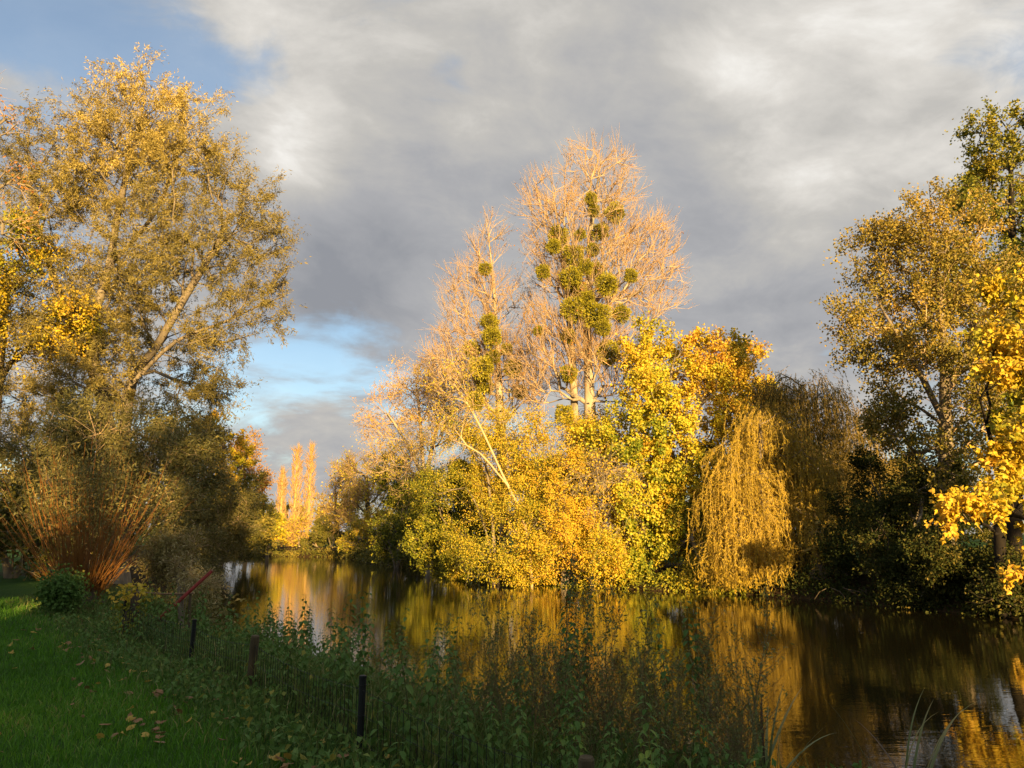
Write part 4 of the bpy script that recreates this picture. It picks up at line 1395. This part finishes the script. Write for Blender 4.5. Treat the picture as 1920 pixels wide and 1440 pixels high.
# ------------------------------------------------------------------ fence
M_POST = rough_mat('post_metal', (0.006, 0.008, 0.009), (0.014, 0.017, 0.018), 30, rough=0.5, bump=0.1)
M_WOOD = rough_mat('post_wood', (0.055, 0.042, 0.022), (0.13, 0.10, 0.055), 14, stretch=(1, 1, 0.12))
M_WIRE = rough_mat('fence_wire', (0.008, 0.012, 0.011), (0.018, 0.022, 0.02), 40, rough=0.5, bump=0.05)
M_RED = rough_mat('red_paint', (0.16, 0.018, 0.014), (0.30, 0.045, 0.035), 9, rough=0.6, bump=0.2, stretch=(1, 1, 1))
M_RAIL = rough_mat('rail_wood', (0.16, 0.10, 0.06), (0.30, 0.20, 0.12), 9)
FENCE = [(2.6, 1.3), (0.38, 4.42), (-1.12, 6.05), (-2.72, 8.45), (-4.02, 10.1), (-6.45, 13.3)]


def lathe(profile, k=10):
    V, F = [], []
    ang = [2 * math.pi * i / k for i in range(k)]
    for r_, z in profile:
        V += [(r_ * math.cos(a), r_ * math.sin(a), z) for a in ang]
    for i in range(len(profile) - 1):
        for j in range(k):
            F.append((i * k + j, i * k + (j + 1) % k, (i + 1) * k + (j + 1) % k, (i + 1) * k + j))
    V.append((0, 0, profile[-1][1]))
    c = len(V) - 1
    T = [((len(profile) - 1) * k + j, (len(profile) - 1) * k + (j + 1) % k, c) for j in range(k)]
    return np.array(V), np.array(F), np.array(T)


fb0 = np.array([FENCE[0][0], FENCE[0][1], gz(*FENCE[0])])
fence = empty('wire_fence', tuple(fb0), 'black wire mesh fence on posts running along the bank', 'fence')
V, Fq, Ft = lathe([(0.026, 0), (0.026, 1.0), (0.028, 1.005), (0.028, 1.03), (0.02, 1.036)], 12)
post_metal = mesh_arrays('post', V, [Fq, Ft], M_POST)
V, Fq, Ft = lathe([(0.046, 0), (0.045, 0.5), (0.043, 0.98), (0.036, 1.0)], 12)
V = V + 0.004 * np.sin(V[:, [2, 0, 1]] * 23)
post_wood = mesh_arrays('post', V, [Fq, Ft], M_WOOD)
TOPZ = [1.5, 1.43, 1.56, 1.55, 1.54, 1.56]
for i, (fx, fy) in enumerate(FENCE):
    wood = i in (0, 1, 3)
    g = gz(fx, fy) - 0.12
    o = link('post', post_wood if wood else post_metal, fence)
    o.location = (fx - fb0[0], fy - fb0[1], g - fb0[2])
    o.scale = (1, 1, (TOPZ[i] - g) / (1.0 if wood else 1.036))
    o.rotation_euler = (R([0, 1, -1, 2, 1, -2][i]), R([0, 2, 0.5, 2.5, 1.5, -1][i]), 0)
    if wood:
        o['label'] = 'weathered round wooden fence post'
    for zc in (() if wood else (0.25, 0.6, 0.93)):
        Vc, Fc, Tc = lathe([(0.0315, zc - 0.004), (0.0315, zc + 0.004), (0.027, zc + 0.005)], 10)
        link('tie_wire', mesh_arrays('tie_wire', Vc, [Fc, Tc], M_WIRE), o)
V, Fq, Ft = lathe([(0.0024, 0), (0.0024, 1.0), (0.0016, 1.002)], 5)
wire_me = mesh_arrays('wire', V, [Fq, Ft], M_WIRE)
horiz = []
for i in range(len(FENCE) - 1):
    a, b_ = np.array(FENCE[i]), np.array(FENCE[i + 1])
    L = np.linalg.norm(b_ - a)
    n = int(L / 0.078)
    za, zb = TOPZ[i] - 0.10, TOPZ[i + 1] - 0.10
    for k in range(1, n):
        f = k / n
        q = a + (b_ - a) * f
        zt = za + (zb - za) * f - 0.05 * math.sin(math.pi * f)
        g = gz(q[0], q[1]) - 0.02
        o = link('wire', wire_me, fence)
        o.location = (q[0] - fb0[0], q[1] - fb0[1], g - fb0[2])
        o.scale = (1, 1, zt + 0.015 - g)
        o.rotation_euler = (R(random.Random(k).uniform(-1, 1)), R(random.Random(k + 7).uniform(-1, 1)), 0)
    for h_ in (0.0, 0.17, 0.36, 0.58):
        pts = []
        for k in range(9):
            f = k / 8
            q = a + (b_ - a) * f
            pts.append((q[0], q[1], za + (zb - za) * f - 0.05 * math.sin(math.pi * f) - h_))
        pts = np.array(pts) - fb0
        T = unit(np.vstack([np.diff(pts, axis=0), pts[-1:] - pts[-2:-1]]))
        V_, F_ = tubes(pts[:-1], pts[1:], np.full(8, 0.0018), np.full(8, 0.0018), T[:-1], T[1:], 4)
        link('strand', mesh_arrays('strand', V_, [F_], M_WIRE), fence)

# landing with rail and red pole at the fence end
def bar(name, p, q, r0, r1, mat, parent, off, k=8, bend=0.0):
    p, q = np.array(p, float), np.array(q, float)
    n = 6
    pts = np.array([p + (q - p) * i / n + np.array([0, 0, -bend * math.sin(math.pi * i / n)]) for i in range(n + 1)]) - off
    T = unit(np.vstack([np.diff(pts, axis=0), pts[-1:] - pts[-2:-1]]))
    rr = np.linspace(r0, r1, n + 1)
    V_, F_ = tubes(pts[:-1], pts[1:], rr[:-1], rr[1:], T[:-1], T[1:], k)
    base = len(V_)
    V_ = np.vstack([V_, pts[0], pts[-1]])
    i = np.arange(k)
    j = (i + 1) % k
    last = (n - 1) * 2 * k + k
    Tt = np.concatenate([np.stack([j, i, np.full(k, base)], 1), np.stack([last + i, last + j, np.full(k, base + 1)], 1)])
    return link(name, mesh_arrays(name, V_, [F_, Tt], mat, smooth=True), parent)


pa = at(262, 1196, 13.4)
pb = at(356, 1165, 14.6)
off = np.array([pa[0], pa[1], gz(pa[0], pa[1])])
rail = empty('landing_rail', tuple(off), 'rough wooden rail on two leaning posts beside the water', 'rail')
ta = at(252, 1108, 13.4)
tb = at(357, 1112, 14.6)
ga = np.array([pa[0], pa[1], off[2] - 0.1])
gb = np.array([pb[0], pb[1], max(gz(pb[0], pb[1]), 0) - 0.1])
bar('post', ga, ta + np.array([0, 0, 0.04]), 0.055, 0.05, M_WOOD, rail, off)
bar('post', gb, tb + np.array([0, 0, 0.03]), 0.028, 0.026, M_WOOD, rail, off)
bar('rail', ta + np.array([-0.12, 0, 0.0]), tb + np.array([0.05, 0, 0]), 0.016, 0.018, M_RAIL, rail, off, bend=0.03)
pc = at(310, 1190, 14.0)
bar('post', (pc[0], pc[1], gz(pc[0], pc[1]) - 0.1), at(313, 1148, 14.0), 0.024, 0.022, M_WOOD, rail, off)
lo = at(296, 1163, 13.9)
hi = at(398, 1070, 14.4)
pol = empty('red_pole', (lo[0], lo[1], lo[2]), 'red painted pole leaning up across the wooden rail', 'pole')
bar('shaft', lo, hi, 0.034, 0.03, M_RED, pol, lo, k=10)
bar('tip', hi - (hi - lo) * 0.012, hi + (hi - lo) * 0.012, 0.033, 0.024, M_RAIL, pol, lo, k=10)
stump = at(245, 1190, 13.2)
bar_o = empty('old_stump', (stump[0], stump[1], gz(stump[0], stump[1])), 'dark ivy grown stump at the end of the wire fence', 'stump')
so = np.array(bar_o.location)
bar('trunk', so + np.array([-0.12, 0, -0.1]), so + np.array([0.02, 0.05, 0.75]), 0.13, 0.08, M_BARK_DARK, bar_o, so, k=10)
rngi = np.random.default_rng(640)
n = 420
ip = np.stack([rngi.normal(size=n) * 0.14 - 0.04, rngi.normal(size=n) * 0.14, rngi.uniform(0.05, 0.9, n)], 1)
V_, F_ = leaf_quads(rngi, ip, 0.075, 0.06, unit(rngi.normal(size=(n, 3)) + np.array([0, 0, -0.6])))
link('ivy', mesh_arrays('ivy', V_, [F_], L_HAW, 0.25 + 0.55 * (ip[:, 2] > 0.6) * rngi.uniform(0.3, 1, n) + rngi.normal(size=n) * 0.1), bar_o, kind='stuff')

# ------------------------------------------------------------------ bank plants
def ovate(length, width, droop, teeth=5):
    """toothed leaf along +X, drooping, folded on its midrib"""
    V, F = [], []
    n = teeth
    for i in range(n + 1):
        u = i / n
        wv_ = width * 0.5 * math.sin(min(1, u * 1.15 + 0.08) * math.pi) ** 0.8 * (1 if i not in (0, n) else 0.15)
        x_, z_ = length * u * (1 - 0.12 * u * droop), -droop * length * 0.5 * u * u
        V += [(x_, 0, z_), (x_ + length * 0.05, wv_, z_ + 0.15 * wv_), (x_ + length * 0.05, -wv_, z_ + 0.15 * wv_)]
    for i in range(n):
        a, b_ = 3 * i, 3 * (i + 1)
        F += [(a, b_, b_ + 1, a + 1), (a, a + 2, b_ + 2, b_)]
    return np.array(V), np.array(F)


rng = np.random.default_rng(700)
leaf_meshes = []
for L_, W_, dr in ((0.10, 0.044, 1.3), (0.088, 0.037, 1.2), (0.06, 0.025, 1.0), (0.034, 0.014, 0.3)):
    V_, F_ = ovate(L_, W_, dr)
    tn = [mesh_arrays('leaf', V_, [F_], L_NETTLE, np.full(len(F_), q)) for q in (0.25, 0.5, 0.75, 0.98)]
    leaf_meshes.append((V_, F_, tn))


def nettle_spec(rng, H):
    """stem points and leaf placements (index of size, loc, yaw, tilt, tone index)"""
    bend = rng.normal(size=2) * 0.10 * H
    npt = 7
    pts = np.array([[bend[0] * u * u, bend[1] * u * u, H * u] for u in np.linspace(0, 1, npt)])
    lv = []
    npair = int(H / 0.055)
    yaw = rng.uniform(0, 6.28)
    for i in range(npair):
        u = 0.18 + 0.80 * i / max(1, npair - 1)
        if u < 0.45 and rng.uniform() < 0.45:
            continue
        x_ = bend * u * u
        size = 0 if u < 0.72 else (1 if u < 0.86 else (2 if u < 0.95 else 3))
        yaw += math.pi / 2 + rng.normal() * 0.25
        for s_ in (0, math.pi):
            if rng.uniform() < 0.12:
                continue
            lv.append((size, (x_[0], x_[1], H * u), yaw + s_ + rng.normal() * 0.2, rng.uniform(-0.1, 0.5) * (1.2 - u) + (-0.5 if size == 3 else 0), int(np.clip(rng.normal(1.2, 0.8), 0, 3)), rng.uniform(0.8, 1.25)))
    return pts, lv


def rotm(yaw, tilt):
    cy_, sy, ct, st = math.cos(yaw), math.sin(yaw), math.cos(tilt), math.sin(tilt)
    return np.array([[cy_, -sy, 0], [sy, cy_, 0], [0, 0, 1]]) @ np.array([[ct, 0, st], [0, 1, 0], [-st, 0, ct]])


nettle_protos = []
for v in range(10):
    H = [0.55, 0.75, 0.9, 1.0, 1.15, 1.3, 0.4, 0.3, 1.7, 2.1][v]
    pts, lv = nettle_spec(rng, H)
    T = unit(np.vstack([np.diff(pts, axis=0), pts[-1:] - pts[-2:-1]]))
    rr = np.linspace(0.0042, 0.0018, 7)
    V_, F_ = tubes(pts[:-1], pts[1:], rr[:-1], rr[1:], T[:-1], T[1:], 5)
    stem = mesh_arrays('stem', V_, [F_], M_NSTEM, smooth=True)
    Vs_, Fs_, tone, o_ = [], [], [], 0
    for (si, loc, yaw, tilt, ti, sc) in lv:
        Vl, Fl, _ = leaf_meshes[si]
        Vs_.append((Vl * sc) @ rotm(yaw, tilt).T + np.array(loc))
        Fs_.append(Fl + o_)
        o_ += len(Vl)
        tone.append(np.full(len(Fl), (0.25, 0.5, 0.75, 0.98)[ti]))
    fol = mesh_arrays('foliage', np.concatenate(Vs_), [np.concatenate(Fs_)], L_NETTLE, np.concatenate(tone))
    nettle_protos.append((H, stem, lv, fol))


def place_nettle(rng, x_, y_, pi, sc, label, group, split):
    H, stem, lv, fol = nettle_protos[pi]
    z_ = gz(x_, y_)
    o = empty('nettle', (x_, y_, max(z_, -0.2) - 0.03), label, 'nettle', group)
    o.scale = (sc, sc, sc)
    o.rotation_euler = (rng.normal() * 0.08, rng.normal() * 0.08, rng.uniform(0, 6.28))
    link('stem', stem, o)
    if split:
        for (si, loc, yaw, tilt, ti, s2) in lv:
            l_ = link('leaf', leaf_meshes[si][2][ti], o)
            l_.location = loc
            l_.rotation_euler = (0, tilt, yaw)
            l_.scale = (s2, s2, s2)
    else:
        link('foliage', fol, o, kind='stuff')


# positions between fence and water; n_f = unit vector towards the water
def fence_pt(f, offd):
    """point at distance f (m) along the fence from its first seen post, offd metres towards the water"""
    P_ = np.array(FENCE[1:])
    seg = np.linalg.norm(np.diff(P_, axis=0), axis=1)
    cum = np.concatenate([[0], np.cumsum(seg)])
    i = int(np.clip(np.searchsorted(cum, f) - 1, 0, len(seg) - 1))
    q = P_[i] + (P_[i + 1] - P_[i]) * (f - cum[i]) / seg[i]
    t_ = (P_[i + 1] - P_[i]) / seg[i]
    return q + np.array([t_[1], -t_[0]]) * offd


rng = np.random.default_rng(710)
LABN = 'green nettle with toothed leaves growing behind the wire fence'
GRPN = 'nettles behind the fence'
cnt = 0
for i in range(208):
    f = 10.8 - 11.2 * rng.uniform() ** 1.35
    od = 0.12 + (2.9 if f > 1.5 else 1.1) * rng.uniform() ** 1.4
    q = fence_pt(f, od)
    # tall clumps where the photo has them, lower growth between
    clump = 0.5 + 0.5 * math.sin(f * 1.9 + 0.4)
    pi = int(np.clip(rng.normal(1.5 + 2.6 * clump - 0.05 * f, 0.9), 0, 5))
    near = q[1] < 7.2 and cnt < 36
    cnt += 1 if near else 0
    place_nettle(rng, q[0], q[1], pi, rng.uniform(0.75, 1.1) * (0.75 if f < 1.6 else 1.0), LABN, GRPN, near)
for i in range(60):
    f = rng.uniform(-1.0, 11)
    q = fence_pt(f, -rng.uniform(0.02, 1.0))
    place_nettle(rng, q[0], q[1], 6 + int(rng.uniform() < 0.5), rng.uniform(0.6, 1.0), 'low young nettle at the lawn edge before the wire fence', 'low nettles before the fence', False)
for i in range(22):
    q = at(rng.uniform(190, 300), 1210, rng.uniform(11.5, 13.5))
    place_nettle(rng, q[0] + rng.normal() * 0.2, q[1], rng.integers(0, 2), rng.uniform(0.6, 1.0), 'nettle in the clump around the old stump', 'nettles around the stump', False)

# tall dry weeds with side shoots
weed_protos = []
for v in range(6):
    H = [1.25, 1.45, 1.6, 1.35, 1.1, 1.75][v]
    bend = rng.normal(size=2) * 0.10 * H
    npt = 9
    us = np.linspace(0, 1, npt)
    pts = np.stack([bend[0] * us ** 1.6 + 0.012 * np.sin(us * 9 + v), bend[1] * us ** 1.6 + 0.012 * np.cos(us * 7 + v), H * us], 1)
    T = unit(np.vstack([np.diff(pts, axis=0), pts[-1:] - pts[-2:-1]]))
    rr = np.linspace(0.0048, 0.0014, npt)
    parts = [tubes(pts[:-1], pts[1:], rr[:-1], rr[1:], T[:-1], T[1:], 5)]
    nb_ = 34
    ub = rng.uniform(0.25, 0.97, nb_)
    A = np.stack([np.interp(ub, us, pts[:, k]) for k in range(3)], 1)
    a = rng.uniform(0, 6.28, nb_)
    D = unit(np.stack([np.cos(a) * 0.75, np.sin(a) * 0.75, np.full(nb_, 0.8)], 1))
    Lb = rng.uniform(0.22, 0.75, nb_) * (1.15 - ub)
    mid = A + D * (Lb * 0.5)[:, None]
    D2 = unit(D + np.array([0, 0, 0.45]))
    end = mid + D2 * (Lb * 0.5)[:, None]
    parts.append(twig_mesh(A, mid, end, D, D2, 0.0024))
    Vs_, Fs_ = join(parts)
    stem = mesh_arrays('stem', Vs_, [Fs_], M_STEM, smooth=True)
    n = 130
    ti = rng.integers(0, nb_, n)
    u = rng.uniform(0.15, 1.0, n)[:, None]
    onb = rng.uniform(size=n) < 0.75
    pos = np.where(onb[:, None], A[ti] + (end[ti] - A[ti]) * u, np.stack([np.interp(0.3 + 0.7 * u[:, 0], us, pts[:, k]) for k in range(3)], 1))
    pos = pos + rng.normal(size=pos.shape) * 0.012
    ax = unit(rng.normal(size=(n, 3)) + np.array([0, 0, -0.25]))
    Vf, Ff = leaf_quads(rng, pos, 0.05, 0.013, ax)
    fol = mesh_arrays('foliage', Vf, [Ff], L_WEED, 0.45 + rng.normal(size=n) * 0.25)
    n = 40
    ti = rng.integers(0, nb_, n)
    pos = end[ti] + rng.normal(size=(n, 3)) * 0.006
    Vh, Fh = leaf_quads(rng, pos, 0.022, 0.012, unit(rng.normal(size=(n, 3)) + np.array([0, 0, 0.5])))
    heads = mesh_arrays('seed_heads', Vh, [Fh], L_IRISD, rng.uniform(size=n))
    weed_protos.append((stem, fol, heads))
rng = np.random.default_rng(720)
for i in range(150):
    px = np.clip(rng.normal(1130, 170), 740, 1380)
    Yd = rng.uniform(5.6, 8.6)
    q = at(px, 1200, Yd)
    if river_sd(np.array([q[0]]), np.array([q[1]]))[0] < -0.35:
        q[:2] -= np.array([0.81, 0.59]) * 0.8
    stem, fol, heads = weed_protos[i % 6]
    z_ = max(gz(q[0], q[1]), -0.25)
    o = empty('tall_weed', (q[0], q[1], z_ - 0.04), 'tall dry brownish weed stalk standing against the water', 'weed', 'tall weeds on the near bank')
    s = rng.uniform(0.50, 1.02) * (1.0 if px > 950 else 0.75)
    o.scale = (s, s, s)
    o.rotation_euler = (rng.normal() * 0.12, rng.normal() * 0.16, rng.uniform(0, 6.28))
    link('stem', stem, o)
    link('foliage', fol, o, kind='stuff')
    link('seed_heads', heads, o, kind='stuff')
# one very tall leafy stalk and its neighbours
for px, py, Yd, pi in ((1062, 1005, 6.2, 9), (1078, 1050, 6.3, 9), (1048, 1090, 6.1, 8), (1290, 1090, 6.6, 8), (1310, 1105, 6.7, 8), (1265, 1125, 6.5, 8)):
    top = at(px, py, Yd)
    g = gz(top[0], top[1])
    H = nettle_protos[pi][0]
    place_nettle(rng, top[0], top[1], pi, (top[2] - max(g, -0.1)) / H, 'very tall leafy stalk rising above the other bank plants', 'very tall stalks on the near bank', False)

# water iris clumps
def iris(label, px, Y, specs, seed):
    rng = np.random.default_rng(seed)
    b0 = at(px, 1440, Y)
    z_ = max(gz(b0[0], b0[1]), -0.15)
    o = empty('water_iris', (b0[0], b0[1], z_), label, 'iris')
    for (lean, az, L_, wd, curl, dead) in specs:
        n = 12
        d = np.array([math.sin(lean) * math.cos(az), math.sin(lean) * math.sin(az), math.cos(lean)])
        p_ = np.array([rng.normal() * 0.07, rng.normal() * 0.05, 0.0])
        out_ = np.array([math.cos(az), math.sin(az), 0])
        side = np.array([-math.sin(az), math.cos(az), 0])
        V_ = []
        for i in range(n + 1):
            u = i / n
            wv_ = wd * (1 - u ** 3) * 0.5 + 0.0006
            nrm = np.cross(d, side)
            V_ += [p_ - side * wv_, p_ + nrm * wd * 0.12 * (1 - u), p_ + side * wv_]
            d = d + (out_ * 0.6 + np.array([0, 0, -0.8])) * curl * (u ** 1.5) / n * 3
            d = d / np.linalg.norm(d)
            p_ = p_ + d * L_ / n
        F_ = []
        for i in range(n):
            a = 3 * i
            F_ += [(a, a + 1, a + 4, a + 3), (a + 1, a + 2, a + 5, a + 4)]
        link('blade', mesh_arrays('blade', np.array(V_), [np.array(F_)], L_IRISD if dead else L_IRIS, np.clip(np.linspace(0.2, 0.9, len(F_)) + rng.normal() * 0.15, 0, 1), smooth=True), o)


rng = np.random.default_rng(730)
sp = []
for i in range(20):
    sp.append((abs(rng.normal(0.25, 0.2)) + 0.03, rng.choice([0.0, math.pi]) + rng.normal() * 0.6, rng.uniform(0.95, 1.5), rng.uniform(0.036, 0.052), rng.uniform(0.1, 0.8), i % 5 == 4))
iris('clump of green water iris blades bending over at the water edge', 1425, 8.5, sp, 731)
sp = []
for i in range(7):
    sp.append((rng.uniform(0.15, 0.6), [0.2, 0.1, 3.0, 0.3, 0.0, 2.8, 0.2][i] + rng.normal() * 0.2, rng.uniform(1.05, 1.4), rng.uniform(0.028, 0.04), rng.uniform(0.4, 0.9), i == 5))
iris('few long arching iris blades at the water edge past the iris clump', 1690, 8.3, sp, 732)

# ------------------------------------------------------------------ fallen leaves
rng = np.random.default_rng(800)
fl = []
for v in range(6):
    Vl, Fl, k = leaf_maple(np.random.default_rng(810 + v), np.zeros((1, 3)), 0.08, np.array([[0.0, 1.0, 0.12]]), face=(0, 0, 6), fw=3)
    c = rng.uniform(1.0, 3.0)
    Vl[:, 2] += 0.02 + c * (Vl[:, 0] ** 2 * 2.5 + (Vl[:, 1] - 0.04) ** 2 * 3)
    Vl -= np.array([0, 0.045, Vl[:, 2].min()])
    fl.append(mesh_arrays('fallen_leaf', Vl, [Fl], L_FALLB if v < 4 else L_FALLY, np.full(len(Fl), rng.uniform(0.1, 0.9))))
npl = 0
while npl < 190:
    edge = rng.uniform() < 0.45
    if edge:
        q = fence_pt(rng.uniform(-1, 10), -abs(rng.normal(0.85, 0.3)))
    else:
        Yd = 4.6 + 10 * rng.uniform() ** 1.6
        q = np.array([-rng.uniform(0.05, 0.68) * Yd, Yd])
        if -((q[0] - 0.38) * 0.795 + (q[1] - 4.42) * 0.606) < 0.1:
            continue
    v = int(rng.integers(0, 6))
    o = link('fallen_leaf', fl[v], None, category='leaf')
    o['label'] = ('brown curled fallen leaf' if v < 4 else 'yellow fallen maple leaf') + (' in the litter at the fence foot' if edge else ' lying on the dark lawn')
    o['group'] = ('brown' if v < 4 else 'yellow') + ' fallen leaves ' + ('at the fence foot' if edge else 'on the lawn')
    o.location = (q[0], q[1], gz(q[0], q[1]) + 0.035 + 0.02 * rng.uniform())
    o.rotation_euler = (rng.normal() * 0.4, rng.normal() * 0.4, rng.uniform(0, 6.28))
    s = rng.uniform(0.6, 1.25)
    o.scale = (s, s, s)
    npl += 1

# thick hedge closing the view at the left edge
bush('bank_bush', 'dark hedge bush behind the osier at the lawn end', 131, (20, 1080, 29),
     [S(20, 960, 29, 120, 100, 0.35), S(-70, 930, 29, 110, 120, 0.35), S(120, 1000, 28, 90, 70, 0.35)], 300, L_OLIVE, 12000, (0.16, 0.11))

rng = np.random.default_rng(900)
for i in range(26):
    px, py = rng.uniform(1380, 1900), rng.uniform(1180, 1420)
    d_ = ray(px, py)
    t_ = -CAM_Z / d_[2]
    x_, y_ = d_[0] * t_, d_[1] * t_
    if river_sd(np.array([x_]), np.array([y_]))[0] > -0.4:
        continue
    o = link('floating_leaf', fl[4 + i % 2], None, category='leaf', label='pale fallen leaf drifting on the dark river', group='leaves drifting on the river')
    o.location = (x_, y_, -0.004)
    sc = rng.uniform(0.5, 0.9)
    o.scale = (sc, sc, sc * 0.5)
    o.rotation_euler = (0, 0, rng.uniform(0, 6.28))
